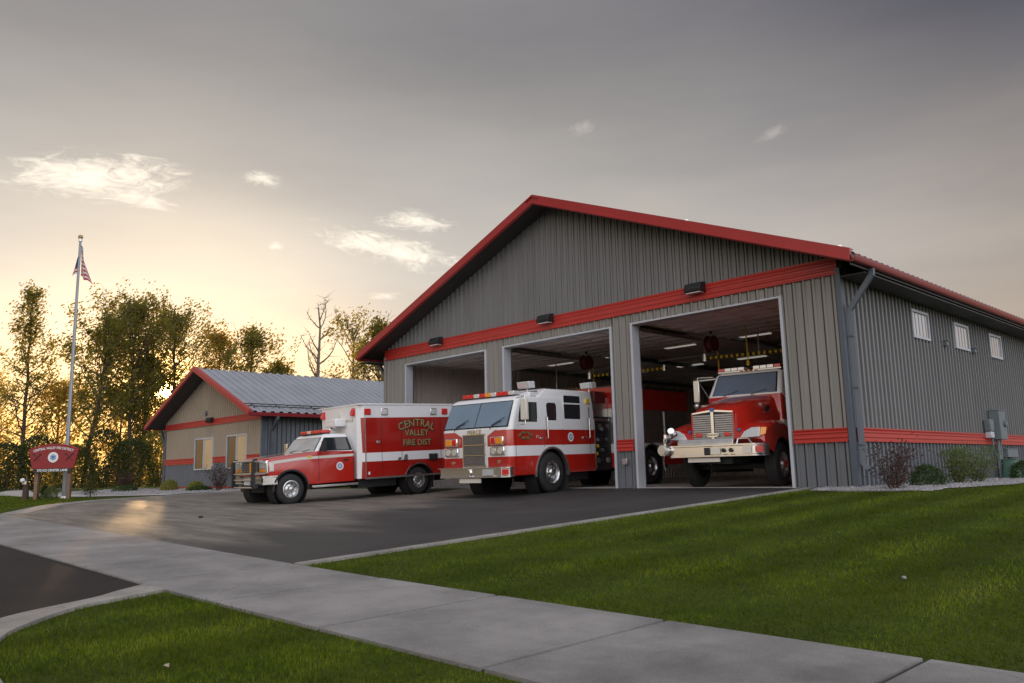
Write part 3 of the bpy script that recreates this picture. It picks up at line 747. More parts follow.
# ridge cap
m = MB(); m.prism([(MX-.22, PK+.06), (MX, PK+.17), (MX+.22, PK+.06), (MX+.22, PK+.085), (MX, PK+.205), (MX-.22, PK+.085)], 1, -OF-.06, L_+.4); 
m.v = [(v[0], v[1], v[2]) for v in m.v]
def fixprism(mb): return mb
m2 = MB(); pts = [(MX-.25, PK+.055), (MX, PK+.165), (MX+.25, PK+.055), (MX+.25, PK+.09), (MX, PK+.21), (MX-.25, PK+.09)]
m2.add([(x, -OF-.07, z) for x, z in pts]+[(x, L_+.4, z) for x, z in pts], [tuple(range(6)), tuple(range(11, 5, -1))]+[(i, i+6, (i+1) % 6+6, (i+1) % 6) for i in range(6)])
m2.build('ridge_cap', 'fascia_red', FS, smooth=20)
# gutters along both eaves
for sx in (1, -1):
    xe = OS if sx > 0 else -W-OS
    m = MB(); sec = [(0, .02), (0, -.11), (.05, -.13), (.10, -.11), (.13, -.03), (.13, .02), (.115, .02), (.115, -.02), (.09, -.10), (.02, -.10), (.02, .02)]
    m.loft([[(xe+sx*a, y, ZE-.06+b) for a, b in sec] for y in (-OF-.02, L_+.4)]); m.build('gutter', 'gutter_red', FS, smooth=25)
m = MB(); m.box(OS-.03, OS-.005, -OF+.05, L_, ZE-.24, ZE-.11); m.box(.03, OS-.03, -.04, L_, ZE-.30, ZE-.27); m.build('eave_soffit', 'soffit', FS)
m = MB(); m.box(-W-OS+.005, -W-.03, -OF+.05, L_, ZE-.30, ZE-.27); m.build('eave_soffit', 'soffit', FS)
# gable soffit and roof vents
for p in ((-4.6, .6), (-.45, .6)):
    z = gz(p[0])+.1; MB().cyl((p[0], p[1]+.6, z), (p[0], p[1]+.6, z+.32), .06).cyl((p[0], p[1]+.6, z+.32), (p[0], p[1]+.6, z+.36), .09).build('vent_pipe', 'alu', FS)
# downspouts
def downspout(parent, xe, xw, y, ztop, zk, zb, sx=1, m_='trim_slate', wd_=.075):
    m = MB(); w2 = .045
    def leg(p, q, w2=.045):
        m.tube([p, q], .06, 4)
    m.tube([(xe, y, ztop), (xe, y, ztop-.12), (xw, y, zk), (xw, y, zk-.15), (xw, y, zb+.12), (xw+sx*.12, y, zb)], [wd_]*6, 4)
    for z in (zk-.6, (zk+zb)/2, zb+.5): m.box(xw-.06, xw+.06, y-.075, y+.075, z, z+.04)
    return m.build('downspout', m_, parent, smooth=30)
downspout(FS, OS+.05, .13, .14, ZE-.2, 3.80, .36)
downspout(FS, -W-OS-.05, -W-.13, .2, ZE-.2, 3.80, .2, -1)
# side windows (> frame parts) and wall lights
for y in (4.05, 7.15, 10.22):
    fr_ = MB(); y0, y1, z0, z1 = y, y+1.02, 3.66, 4.26
    for q in ((y0, y1, z0-.07, z0), (y0, y1, z1, z1+.07), (y0-.07, y0, z0-.07, z1+.07), (y1, y1+.07, z0-.07, z1+.07)): fr_.box(.0, .06, *q)
    wf = fr_.build('window', 'trim_white', FS, bevel=.004)
    MB().box(.0, .034, y0, y1, z0, z1).build('pane', 'winglass', wf)
for y in (6.2, 8.5):
    MB().box(.0, .12, y-.07, y+.07, 3.57, 3.70).box(.0, .16, y-.09, y+.09, 3.69, 3.72).build('vent_cap', 'box_grey', FS, bevel=.01)
for x in (-13.85, -8.72, -3.55):
    m = MB(); m.prism([(-.05, 4.78), (-.31, 4.80), (-.33, 4.88), (-.25, 5.02), (-.05, 5.05)], 0, x-.24, x+.24)
    wl = m.build('wall_light', 'dark', FS, bevel=.015)
    MB().box(x-.2, x+.2, -.28, -.08, 4.765, 4.785).build('lens', 'lamp_clear', wl)
MB().box(-6.10, -5.98, -.12, -.03, .62, .74).box(-6.12, -5.96, -.13, -.12, .60, .76).build('outlet_box', 'alu', FS, bevel=.008)

# ------------------------------------------------------------------ utilities on the side wall
ME = thing('meter_cabinet', 'tall grey electric meter cabinet with conduits mounted on the side wall', 'electric meter', (.05, 9.2, 0))
MB().box(0, .28, 0, .62, 1.09, 1.93).box(0, .30, -.01, .63, 1.92, 1.95).build('cabinet', 'box_grey', ME, bevel=.01)
MB().cyl((.28, .42, 1.55), (.33, .42, 1.55), .10, n=18).cyl((.32, .42, 1.55), (.34, .42, 1.55), .085, n=18).build('meter_dial', 'box_grey', ME)
MB().tube([(.12, .2, 1.1), (.12, .2, .0)], .045, 8).tube([(.12, .42, 1.1), (.12, .42, .3)], .03, 8).tube([(.1, -.22, 1.1), (.1, -.22, .8), (.12, .05, .5), (.12, .05, 0)], .025, 8).build('conduit', 'box_grey', ME)
SM = thing('gas_regulator_box', 'small pale grey box left of the tall meter cabinet on the side wall', 'utility box', (.05, 8.68, 0))
MB().box(0, .18, 0, .32, 1.32, 1.66).build('cover', 'box_grey', SM, bevel=.02)
MB().box(0, .17, .02, .30, 1.13, 1.31).build('lower_cover', 'trim_white', SM, bevel=.02)
JB = thing('junction_box', 'wide low grey junction box on the side wall right of the meter cabinet', 'utility box', (.05, 9.95, 0))
MB().box(0, .2, 0, 1.0, .58, .82).box(0, .21, -.01, 1.01, .80, .83).build('cover', 'box_grey', JB, bevel=.01)
MB().tube([(.1, .08, .6), (.1, .08, .0)], .03, 8).build('conduit', 'box_grey', JB)
GP = thing('utility_pedestal', 'green tapered utility pedestal standing in the gravel under the meter cabinet', 'pedestal', (.42, 9.45, -.05))
m = MB(); m.loft([[(x*s_, y*s_, z) for x, y in rrect(.42, .5, .08)] for z, s_ in ((0, 1.05), (.05, 1.0), (.50, .80), (.55, .74))]); m.build('casing', 'box_green', GP)
MB().box(-.19, .19, -.2, .2, .55, .58).build('lid', 'box_green', GP, bevel=.01)

# ------------------------------------------------------------------ things inside the bays
def hose_reel(x, y, z, label):
    t = thing('hose_reel', label, 'hose reel', (x, y, z), group=None)
    m = MB(); m.cyl((-.08, 0, 0), (.08, 0, 0), .19, n=24); m.build('hose_coil', 'hosered', t)
    MB().cyl((-.11, 0, 0), (-.085, 0, 0), .24, n=24).build('side_disc', 'hosered', t); MB().cyl((.085, 0, 0), (.11, 0, 0), .24, n=24).build('side_disc', 'hosered', t)
    MB().box(-.03, .03, -.03, .03, .3, 4.74-z).box(-.22, .22, -.04, .04, .38, .44).build('bracket', 'dark', t)
    MB().tube([(0, .33, 0), (0, .34, -.4), (0, .34, -1.2)], .018, 6).build('hose_end', 'yellow', t)
    return t
hose_reel(-10.25, 3.4, 4.05, 'red hose reel hanging in the middle doorway above the white-topped fire engine')
hose_reel(-5.35, 3.3, 4.05, 'red hose reel hanging inside the right doorway left of the tanker')
def boom(x0, y0, x1, y1, z, label):
    t = thing('exhaust_boom', label, 'exhaust boom', (x0, y0, z))
    d = Vector((x1-x0, y1-y0, 0)); n = 34; m = MB()
    for k in range(n):
        a = d*(k/n); b = d*((k+1)/n); m.cyl(a, b, .05, n=8, mi=k % 2)
    m.build('striped_pipe', ['yellow', 'black'], t)
    MB().cyl((0, 0, -.09), (0, 0, .12), .08).build('pivot', 'alu', t); MB().cyl(d*.98+Vector((0, 0, -.08)), d*.98+Vector((0, 0, .1)), .06).build('end_cap', 'alu', t)
    for q in (Vector((0, 0, .1)), d*.6): MB().tube([q, Vector((q.x, q.y, 4.74-z))], .02, 6).build('hanger', 'alu', t)
    return t
boom(-5.65, 3.4, -3.0, 3.9, 3.66, 'yellow and black striped boom hanging above the tanker cab')
boom(-10.3, 3.6, -7.4, 3.9, 3.60, 'yellow and black striped boom hanging above the engine in the middle doorway')
boom(-15.4, 5.2, -12.3, 5.6, 3.5, 'yellow and black striped boom seen dimly in the left doorway')
def cord(x, y, zt, zb, label):
    t = thing('power_drop', label, 'power cord', (x, y, zt))
    MB().tube([(0, 0, 4.74-zt), (0, 0, 0), (.02, 0, zb-zt)], .018, 6).build('cord', 'yellow', t)
    MB().cyl((.02, 0, zb-zt-.12), (.02, 0, zb-zt), .045, n=10).build('plug', 'yellow', t)
cord(-4.1, 3.1, 4.5, 3.38, 'pale yellow power cord hanging right above the tanker windshield')
cord(-9.0, 3.6, 4.5, 3.75, 'thin yellow power cord hanging behind the engine cab in the middle bay')
cord(-3.7, 6.5, 4.5, 3.5, 'thin yellow power cord hanging deep in the right bay')
k = 0
for x in (-14.0, -11.2, -8.4, -5.6, -2.8):
    for y in (6.2, 11.0, 16.5):
        place = ('nearest to the doorways', 'in the middle row', 'in the row at the back')[(6.2, 11.0, 16.5).index(y)]
        which = {-14.0: 'leftmost', -11.2: 'second from left', -8.4: 'central', -5.6: 'second from right', -2.8: 'rightmost'}[x]
        t = thing('ceiling_light', 'strip light on the garage ceiling, %s %s' % (which, place), 'ceiling light', (x, y, 4.64), group='strip lights on the garage ceiling')
        if k == 0:
            A_ = MB().box(-.6, .6, -.11, .11, 0, .06).build('housing', 'lampwhite', t); B_ = MB().box(-.58, .58, -.12, .12, -.03, -.004).build('diffuser', 'tube_fill', t)
        else:
            for q in (A_, B_): c = q.copy(); COL.objects.link(c); c.parent = t
        k += 1
for yy in (3.9, 8.6, 13.5): MB().tube([(-16.7, yy, 4.60), (-.3, yy, 4.60)], .035, 8).build('ceiling_pipe', 'alu', FS)
for xx in (-15.9, -11.1, -6.1, -1.0): MB().box(xx-.06, xx+.06, .5, 22, 4.52, 4.66).build('ceiling_beam', 'box_grey', FS)
for (hx, hy, lb_) in ((-2.2, 9.0, 'grey unit heater hanging deep in the right bay'), (-12.6, 8.5, 'grey unit heater hanging deep in the left bay')):
    t = thing('unit_heater', lb_, 'heater', (hx, hy, 4.05)); MB().box(-.35, .35, -.25, .25, -.3, .3).build('casing', 'box_grey', t, bevel=.02); g_ = MB()
    for q in range(6): g_.box(-.31, .31, -.275, -.25, -.25+q*.09, -.22+q*.09)
    g_.build('louvre', 'alu', t); MB().cyl((0, 0, .3), (0, 0, .66), .02).build('hanger', 'alu', t)
RK = thing('gear_rack', 'open rack of tan turnout coats along the left inner garage wall', 'rack', (-16.7, 6.0, 0))
MB().box(0, .5, 0, 5.2, 2.0, 2.05).box(0, .5, 0, 5.2, .35, .4).build('shelf', 'box_grey', RK)
for q in range(8): MB().loft([[(.25+a*.9*k_, .35+q*.64+b*k_, z) for a, b in rrect(.26, .46, .1)] for z, k_ in ((.75, 1.05), (1.2, .95), (1.6, 1.0), (1.78, .45))]).build('turnout_coat', 'ivory', RK)
# shelves and lockers along the back and left walls
LK = thing('gear_locker', 'grey lockers dimly seen at the back of the garage', 'locker', (-9.5, 23.6, 0))
for i in range(8): MB().box(i*.7, i*.7+.66, 0, .6, .1, 2.1).build('locker_door', 'grey', LK, bevel=.01)

# ================================================================== OFFICE
OX0, OX1 = -37.4, -26.5; OW = OX1-OX0; OM = (OX0+OX1)/2; OP = 5.75; OE = 3.45; OSL = (OP-OE)/(OW/2)
OB = thing('office_building', 'low grey ribbed-metal office with grey metal gable roof and red edge trim', 'office', (0, 0, 0))
def og(x): return OP-OSL*abs(x-OM)
OD = 14.0
m = MB()
WN = [(-33.42, -31.42, .98, 2.42), (-29.80, -27.88, .98, 2.42)]
cols = [(OX0, WN[0][0]), (WN[0][1], WN[1][0]), (WN[1][1], OX1)]
for a, b in cols: siding(m, (0, 0), (1, 0), (0, -1), a, b, C_(1.20), C_(3.22), 0); siding(m, (0, 0), (1, 0), (0, -1), a, b, C_(.0), C_(1.20), 2)
for a, b, z0, z1 in WN: siding(m, (0, 0), (1, 0), (0, -1), a, b, C_(.0), C_(z0), 2); siding(m, (0, 0), (1, 0), (0, -1), a, b, C_(z1), C_(3.22), 0)
siding(m, (0, 0), (1, 0), (0, -1), OX0, OM, C_(3.2), lambda u: og(u)+.08, 1); siding(m, (0, 0), (1, 0), (0, -1), OM, OX1, C_(3.2), lambda u: og(u)+.08, 1)
m.build('front_wall', ['siding_warmlit', 'siding_warmlit', 'wains'], OB, smooth=20, fix=False)
m = MB(); siding(m, (OX1, 0), (0, 1), (1, 0), 0, OD, C_(0), C_(3.3), 1); siding(m, (OX0, 0), (0, 1), (-1, 0), 0, OD, C_(0), C_(3.3), 0); siding(m, (0, OD), (1, 0), (0, 1), OX0, OX1, C_(0), C_(3.3), 0)  # wall facing the garage gets a darker sheet: its shade put into the colour
siding(m, (0, OD), (1, 0), (0, 1), OX0, OM, C_(3.3), og, 0); siding(m, (0, OD), (1, 0), (0, 1), OM, OX1, C_(3.3), og, 0)
m.build('side_wall', ['siding', 'wains'], OB, smooth=20, fix=False)
b = MB(); band(b, (OX0-.02, 0), (OX1, 0), (0, -1), 3.08, 3.38); b.build('upper_band', 'trim_red', OB, smooth=25)
for a, c in ((OX0+.12, WN[0][0]-.08), (WN[0][1]+.08, WN[1][0]-.08), (WN[1][1]+.08, OX1-.1)):
    b = MB(); band(b, (a, 0), (c, 0), (0, -1), 1.24, 1.52); b.build('lower_band', 'trim_red', OB, smooth=25)
MB().box(OX0, OX1, -.045, .0, -.03, .10).build('base_flashing', 'fascia_red', OB)
roof(OB, OX0-.62, OX1+.55, OM, OP+.03, OSL, -.9, OD+.3, 'roof_metal', th=.08, rib=.42)
ze = OP+.11-OSL*(OW/2+.58)
rake(OB, OM, OP+.11, OX1+.58, ze, -.9, hh=.17); rake(OB, OM, OP+.11, OX0-.64, OP+.11-OSL*(OW/2+.64), -.9, hh=.17)
for sx, xe in ((1, OX1+.55), (-1, OX0-.62)):
    g_ = MB(); sec = [(0, .02), (0, -.13), (.05, -.15), (.10, -.13), (.12, .02), (.10, .02), (.08, -.12), (.02, -.12), (.02, .02)]
    g_.loft([[(xe+sx*a, y, ze-.02+b) for a, b in sec] for y in (-.92, OD+.3)]); g_.build('gutter', 'gutter_red', OB, smooth=25)
m = MB(); 
for z_ in (.55, .85):
    xx = OX1+.55-z_; zz = og(xx)+.19; m.tube([(xx, -.7, zz), (xx, OD, zz)], .022, 6)
    y = -.4
    while y < OD: m.box(xx-.02, xx+.02, y, y+.04, zz-.1, zz+.02); y += .6
m.build('snow_rail', 'dark', OB)
MB().box(OX1-.02, OX1+.05, -.03, .16, 0, 3.25).build('corner_trim', 'trim_slate', OB, bevel=.005)
MB().box(OX0-.05, OX0+.10, -.05, .10, 0, 3.25).build('corner_trim', 'trim_slate', OB, bevel=.005)
downspout(OB, OX1+.60, OX1+.12, .45, ze-.14, 2.55, .1, 1, 'trim_slate'); downspout(OB, OX0-.66, OX0-.14, .0, ze-.14, 2.4, .1, -1, 'trim_slate')
for a, c, z0, z1 in WN:
    q = MB(); t_ = .07
    for r_ in ((a, c, z0-t_, z0), (a, c, z1, z1+t_), (a-t_, a, z0-t_, z1+t_), (c, c+t_, z0-t_, z1+t_), ((a+c)/2-.03, (a+c)/2+.03, z0, z1)): q.box(r_[0], r_[1], -.07, .03, r_[2], r_[3])
    wf = q.build('window', 'trim_white', OB, bevel=.005)
    MB().box(a, (a+c)/2-.03, -.03, -.02, z0, z1).build('pane', 'glass', wf); MB().box((a+c)/2+.03, c, -.03, -.02, z0, z1).build('pane', 'wind_w', wf)
q = MB(); q.prism([(-.05, 3.20), (-.26, 3.22), (-.28, 3.30), (-.2, 3.44), (-.05, 3.46)], 0, OM+.05, OM+.55); wl = q.build('wall_light', 'dark', OB, bevel=.015)
MB().cyl((OM-.35, -.03, 3.72), (OM-.35, -.12, 3.72), .12, n=12).build('vent_cap', 'grey', OB)
# side window near the front corner, behind the rescue truck
q = MB(); y0, y1, z0, z1 = 3.3, 4.6, 1.2, 2.4
for r_ in ((y0, y1, z0-.07, z0), (y0, y1, z1, z1+.07), (y0-.07, y0, z0-.07, z1+.07), (y1, y1+.07, z0-.07, z1+.07)): q.box(OX1, OX1+.07, *r_)
wf = q.build('window', 'trim_white', OB, bevel=.005); MB().box(OX1+.01, OX1+.04, y0, y1, z0, z1).build('pane', 'winglass', wf)
# ================================================================== VEHICLES
# local frame of every truck: origin on the ground under the front axle, +x its driver's side, +y towards its rear
def plan(hx, yf, yb, rf, rb, n=4):
    P = []
    for cx, cy, r, a0 in ((hx-rb, yb-rb, rb, 0), (-hx+rb, yb-rb, rb, 90), (-hx+rf, yf+rf, rf, 180), (hx-rf, yf+rf, rf, 270)):
        for i in range(n+1): a = R(a0+90*i/n); P.append((cx+r*math.cos(a), cy+r*math.sin(a)))
    return P
def levels(mb, rows, n=4):
    """rows: (z, hx, yf, yb, rf, rb, mi)"""
    mb.loft([[(x, y, z) for x, y in plan(hx, yf, yb, rf, rb, n)] for z, hx, yf, yb, rf, rb, mi in rows], mis=[r[6] for r in rows[:-1]]+[rows[-1][6]])
def wheel(root, x, y, z, rad, wd, side, rimr=None, style='chrome', dual=False, red=False):
    rimr = rimr or rad*.56; o = side
    xo = x; xi = x-side*wd
    t = MB(); w_ = wd
    prof = [(rimr, 0), (rimr*1.05, .0), (rad*.80, .005), (rad*.90, -.01), (rad*.965, -.03), (rad, -.06), (rad, -w_+.06), (rad*.965, -w_+.03), (rad*.9, -w_+.01), (rimr, -w_)]
    t.lathe([(r, h*o) for r, h in prof], (x, y, z), 0, 36)
    for k in range(40):   # tread lugs
        a = 2*math.pi*k/40; c, s_ = math.cos(a), math.sin(a); tt = R(3)
        for u0, u1 in ((-.065, -w_*.45), (-w_*.55, -w_+.065)):
            p = []
            for uu in (u0, u1):
                for aa in (a-tt, a+tt): p.append((x+uu*o, y+(rad+.010)*math.cos(aa), z+(rad+.010)*math.sin(aa)))
            for uu in (u0, u1):
                for aa in (a-tt, a+tt): p.append((x+uu*o, y+(rad-.004)*math.cos(aa), z+(rad-.004)*math.sin(aa)))
            t.add(p, [(0, 1, 3, 2), (0, 4, 5, 1), (2, 3, 7, 6), (0, 2, 6, 4), (1, 5, 7, 3)])
    wh = t.build('wheel', 'rubber', root, smooth=30)
    r_ = MB(); dish = -.07 if not dual else -.09
    r_.lathe([(rimr+.006, -.0), (rimr+.012, .008), (rimr-.012, .012), (rimr*.90, -.01), (rimr*.84, dish), (rimr*.72, dish-.005), (rimr*.60, dish+.025), (rimr*.40, dish+.035), (rimr*.36, dish+.06), (rimr*.30, dish+.09), (rimr*.0+.001, dish+.10)] if True else [], (x, y, z), 0, 32)
    r_.v = [(x+(vx-x)*o, vy, vz) for vx, vy, vz in r_.v]
    rim = r_.build('rim', 'rim', wh, smooth=40)
    h = MB(); nb = 8
    for k in range(nb):
        a = 2*math.pi*(k+.5)/nb; cy, cz = y+rimr*.71*math.cos(a), z+rimr*.71*math.sin(a)
        h.cyl((x+o*(dish-.02), cy, cz), (x+o*(dish+.004), cy, cz), rimr*.095, n=10, mi=0)
        a2 = 2*math.pi*k/nb; cy, cz = y+rimr*.49*math.cos(a2), z+rimr*.49*math.sin(a2)
        h.cyl((x+o*(dish+.02), cy, cz), (x+o*(dish+.055), cy, cz), rimr*.05, n=6, mi=1)
    if red: h.cyl((x+o*(dish+.08), y, z), (x+o*(dish+.125), y, z), rimr*.30, n=16, mi=2)
    h.build('hub', ['under', 'chrome', 'red'], wh)
    return wh
def arch_cut(o, y, z, r, hx, depth=.45):
    c = MB()
    for s_ in (1, -1): c.cyl((s_*(hx-depth), y, z), (s_*(hx+.4), y, z), r, n=36)
    return cut(o, c)
def arch_trim(root, y, z, r, hx, mname, w_=.045, a0=-5, a1=185, out=.012, nm='wheel_arch'):
    for s_ in (1, -1):
        m = MB(); n = 24; rings = []
        for i in range(n+1):
            a = R(a0+(a1-a0)*i/n); c, q = math.cos(a), math.sin(a)
            rings.append([(s_*(hx-.09), y+c*r, z+q*r), (s_*(hx+out), y+c*r, z+q*r), (s_*(hx+out), y+c*(r+w_), z+q*(r+w_)), (s_*(hx-.03), y+c*(r+w_), z+q*(r+w_))])
        m.loft(rings); m.build(nm, mname, root, smooth=50)
def well(root, y, z, r, hx):
    for s_ in (1, -1): MB().lathe([(r-.01, s_*(hx-.02)), (r-.01, s_*(hx-.44)), (.01, s_*(hx-.44))], (0, y, z), 0, 28).build('wheel_well', 'under', root, smooth=60)
def win(root, x, pts, frame=.025, mname='glass', nm='side_window', fm='black'):
    """window on the side plane x: pts (y,z) outline; returns frame part with pane sub-part"""
    s_ = 1 if x > 0 else -1
    cy = sum(p[0] for p in pts)/len(pts); cz = sum(p[1] for p in pts)/len(pts)
    def gr(p, d):
        v = Vector((p[0]-cy, p[1]-cz)); l = v.length; return (p[0]+v.x/l*d, p[1]+v.y/l*d)
    f_ = MB(); f_.prism([gr(p, frame) for p in pts], 0, x-s_*.01, x+s_*.006); fo = f_.build(nm, fm, root, smooth=0)
    g_ = MB(); g_.prism(pts, 0, x, x+s_*.012); g_.build('pane', mname, fo, smooth=0)
    return fo
def rpts(y0, y1, z0, z1, r=.06): return [((y0+y1)/2+a, (z0+z1)/2+b) for a, b in rrect(y1-y0, z1-z0, r)]
def emblem(root, x, y, z, r=.11):
    s_ = 1 if x > 0 else -1
    m = MB(); m.cyl((x, y, z), (x+s_*.004, y, z), r, n=24, mi=0); m.cyl((x+s_*.004, y, z), (x+s_*.006, y, z), r*.62, n=20, mi=1); m.cyl((x+s_*.006, y, z), (x+s_*.008, y, z), r*.22, n=8, mi=0)
    for k in range(6): a = k*math.pi/3; m.box(x+s_*.006, x+s_*.0085, y+math.cos(a)*r*.36-.012, y+math.cos(a)*r*.36+.012, z+math.sin(a)*r*.36-.012, z+math.sin(a)*r*.36+.012, 0)
    return m.build('emblem', ['whiteplain', 'bluebadge'], root)
def side_text(root, body, x, y, z, size, mname, bend=None, depth=.004, shadow=None, xs=1., nm='lettering', spacing=1.):
    if shadow:
        t = text(body, size, .003, bend, bold=size*.075, xs=xs, spacing=spacing); t.xf(basis((x, y+.012, z-.008), (0, 1, 0), (0, 0, 1))); t.build('lettering_outline', shadow, root, smooth=0, fix=False)
    t = text(body, size, depth, bend, bold=size*.01, xs=xs, spacing=spacing); t.xf(basis((x+.004, y, z), (0, 1, 0), (0, 0, 1))); return t.build(nm, mname, root, smooth=0, fix=False)

# ------------------------------------------------------------------ FIRE ENGINE (cab-over, white over red)
EN = thing('fire_engine', 'red and white cab-over fire engine with big flat windshield half out of the middle doorway', 'fire engine', (-8.763, -1.484, -.085), (.022, 0, .11))
m = MB()
levels(m, [(.50, 1.20, -1.58, 2.2, .16, .05, 0), (.56, 1.22, -1.62, 2.2, .16, .05, 0), (.985, 1.22, -1.62, 2.2, .16, .05, 1), (1.25, 1.22, -1.62, 2.2, .16, .05, 0), (1.66, 1.22, -1.62, 2.2, .16, .05, 1),
           (1.74, 1.22, -1.60, 2.2, .15, .05, 1), (2.40, 1.18, -1.30, 2.2, .13, .05, 1), (2.50, 1.16, -1.20, 2.2, .13, .05, 1), (2.55, 1.08, -1.06, 2.16, .10, .05, 1)])
cab = m.build('cab', ['red', 'white', 'under'], EN, smooth=35)
arch_cut(cab, .10, .46, .72, 1.22, .5); well(EN, .10, .46, .72, 1.22); arch_trim(EN, .10, .46, .70, 1.22, 'alu', .05, -2, 182)
m = MB(); m.loft([[(x, y, z) for x, y in plan(hx, yf, 2.2, .06, .05)] for z, hx, yf in ((2.50, 1.16, -.42), (2.60, 1.15, -.25), (2.74, 1.12, .0), (2.78, 1.05, .07))]); m.build('raised_roof', 'white', EN, smooth=35)
MB().plate([(-.9, -.385, 2.56), (.95, -.385, 2.56), (.95, -.10, 2.72), (-.9, -.10, 2.72)], .02).build('roof_vent_panel', 'grey', EN)
# windshield in two panes
def wsp(x0, x1):
    def P(x, t):
        z = 1.76+(2.39-1.76)*t; y = -1.605+(.30)*t*1.0; return (x, y-.004, z)
    return [P(x0, 0), P(x1, 0), P(x1, 1), P(x0, 1)]
fw = MB().plate([(-1.13, -1.607, 1.735), (1.13, -1.607, 1.735), (1.09, -1.288, 2.415), (-1.09, -1.288, 2.415)], .014).build('windshield', 'black', EN, smooth=0)
for a, b in ((-1.08, -.02), (.02, 1.08)): MB().plate(wsp(a, b), .030).build('pane', 'wind_b', fw, smooth=0)
for a, b in ((-.70, -.25), (.55, 1.0)):
    MB().tube([(a, -1.635, 1.70), (a, -1.66, 1.74), (b-.1, -1.60, 1.90)], .012, 5).tube([(b-.40, -1.62, 1.80), (b, -1.57, 1.98)], .010, 4).build('wiper', 'black', EN)
# front: white grille surround, grille, lamps
m = MB(); m.prism([(-.44, .72), (.44, .72), (.44, 1.52), (.78, 1.70), (-.78, 1.70), (-.44, 1.52)], 1, -1.632, -1.60); m.build('grille_surround', 'white', EN, bevel=.004)
m = MB()
for k in range(3):
    z0 = .79+k*.265; m.box(-.36, .36, -1.665, -1.625, z0, z0+.235, 0)
    for q in range(9): m.box(-.35, .35, -1.672, -1.664, z0+.015+q*.024, z0+.024+q*.024, 1)
m.build('grille', ['dark', 'grille'], EN)
m = MB()
for z0 in (.755, 1.025, 1.29, 1.555): m.box(-.39, .39, -1.675, -1.63, z0, z0+.03)
for x0 in (-.39, .36, ): m.box(x0, x0+.03, -1.675, -1.63, .755, 1.585)
m.build('grille_frame', 'chrome', EN)
t = text('PIERCE', .155, .01, spacing=1.05, bold=.003); t.xf(basis((0, -1.637, 1.635), (1, 0, 0), (0, 0, 1))); t.build('lettering', 'gold', EN, smooth=0, fix=False)
for s_ in (-1, 1):
    c = s_*.80
    hb = MB(); hb.box(c-.22, c+.22, -1.69, -1.61, 1.28, 1.50); o = hb.build('signal_light', 'chrome', EN, bevel=.02)
    MB().box(c-.02 if s_ > 0 else c-.19, c+.19 if s_ > 0 else c+.02, -1.705, -1.68, 1.31, 1.47).build('amber_lens', 'lamp_amb', o, bevel=.02)
    MB().box(c-.19 if s_ > 0 else c+.04, c-.04 if s_ > 0 else c+.19, -1.705, -1.68, 1.31, 1.47).build('red_lens', 'lamp_red', o, bevel=.02)
    hb = MB(); hb.box(c-.24, c+.24, -1.69, -1.61, 1.03, 1.24); o = hb.build('headlight', 'chrome', EN, bevel=.02)
    q = MB()
    for d_ in (-.11, .11): q.cyl((c+d_, -1.70, 1.135), (c+d_, -1.68, 1.135), .082, n=16)
    q.build('lens', 'lamp_clear', o)
    MB().cyl((c+.02, -1.64, .86), (c+.02, -1.62, .86), .045, n=12).build('fog_light', 'chrome', EN)
    MB().box(s_*1.02-.06, s_*1.02+.06, -1.60, -1.58, 1.60, 1.66).build('corner_marker', 'yellow', EN)
m = MB(); m.prism([(-1.24, -1.25), (-1.24, -1.62), (-1.05, -1.86), (1.05, -1.86), (1.24, -1.62), (1.24, -1.25)], 2, .46, .50)
# bumper: wrap profile
def bump_path(): return [(-1.20, -1.5), (-1.20, -1.66), (-1.06, -1.84), (1.06, -1.84), (1.20, -1.66), (1.20, -1.5)]
def bumper(root, path, z0, z1, mname, lip=.02):
    m = MB(); rings = []
    n = len(path)
    for i, p in enumerate(path):
        a = Vector(path[max(0, i-1)]); b = Vector(path[min(n-1, i+1)]); t = (b-a).normalized(); nn = Vector((t.y, -t.x))
        def Q(d, z): return (p[0]+nn.x*d, p[1]+nn.y*d, z)
        rings.append([Q(-.05, z0), Q(lip, z0), Q(lip, z0+.035), Q(0, z0+.05), Q(0, z1-.05), Q(lip, z1-.035), Q(lip, z1), Q(-.05, z1)])
    m.loft(rings); return m.build('bumper', mname, root, smooth=30)
bp_ = bumper(EN, bump_path(), .47, .73, 'chrome'); MB().box(-1.15, 1.15, -1.85, -1.5, .715, .728).build('bumper_deck', 'steel', EN)
MB().box(-.42, .32, -1.80, -1.76, .34, .455).build('license_plate', 'stripe', EN)
for x in (.62, ): MB().box(x-.17, x+.17, -1.865, -1.84, .52, .68).build('bumper_light', 'lamp_clear', bp_)
MB().plate([(1.08, -1.83, .53), (1.18, -1.70, .53), (1.18, -1.70, .67), (1.08, -1.83, .67)], .02).build('bumper_light', 'lamp_red', bp_)
MB().cyl((-.05, -1.88, .60), (-.05, -1.83, .60), .09, n=16).build('siren', 'chrome', bp_)
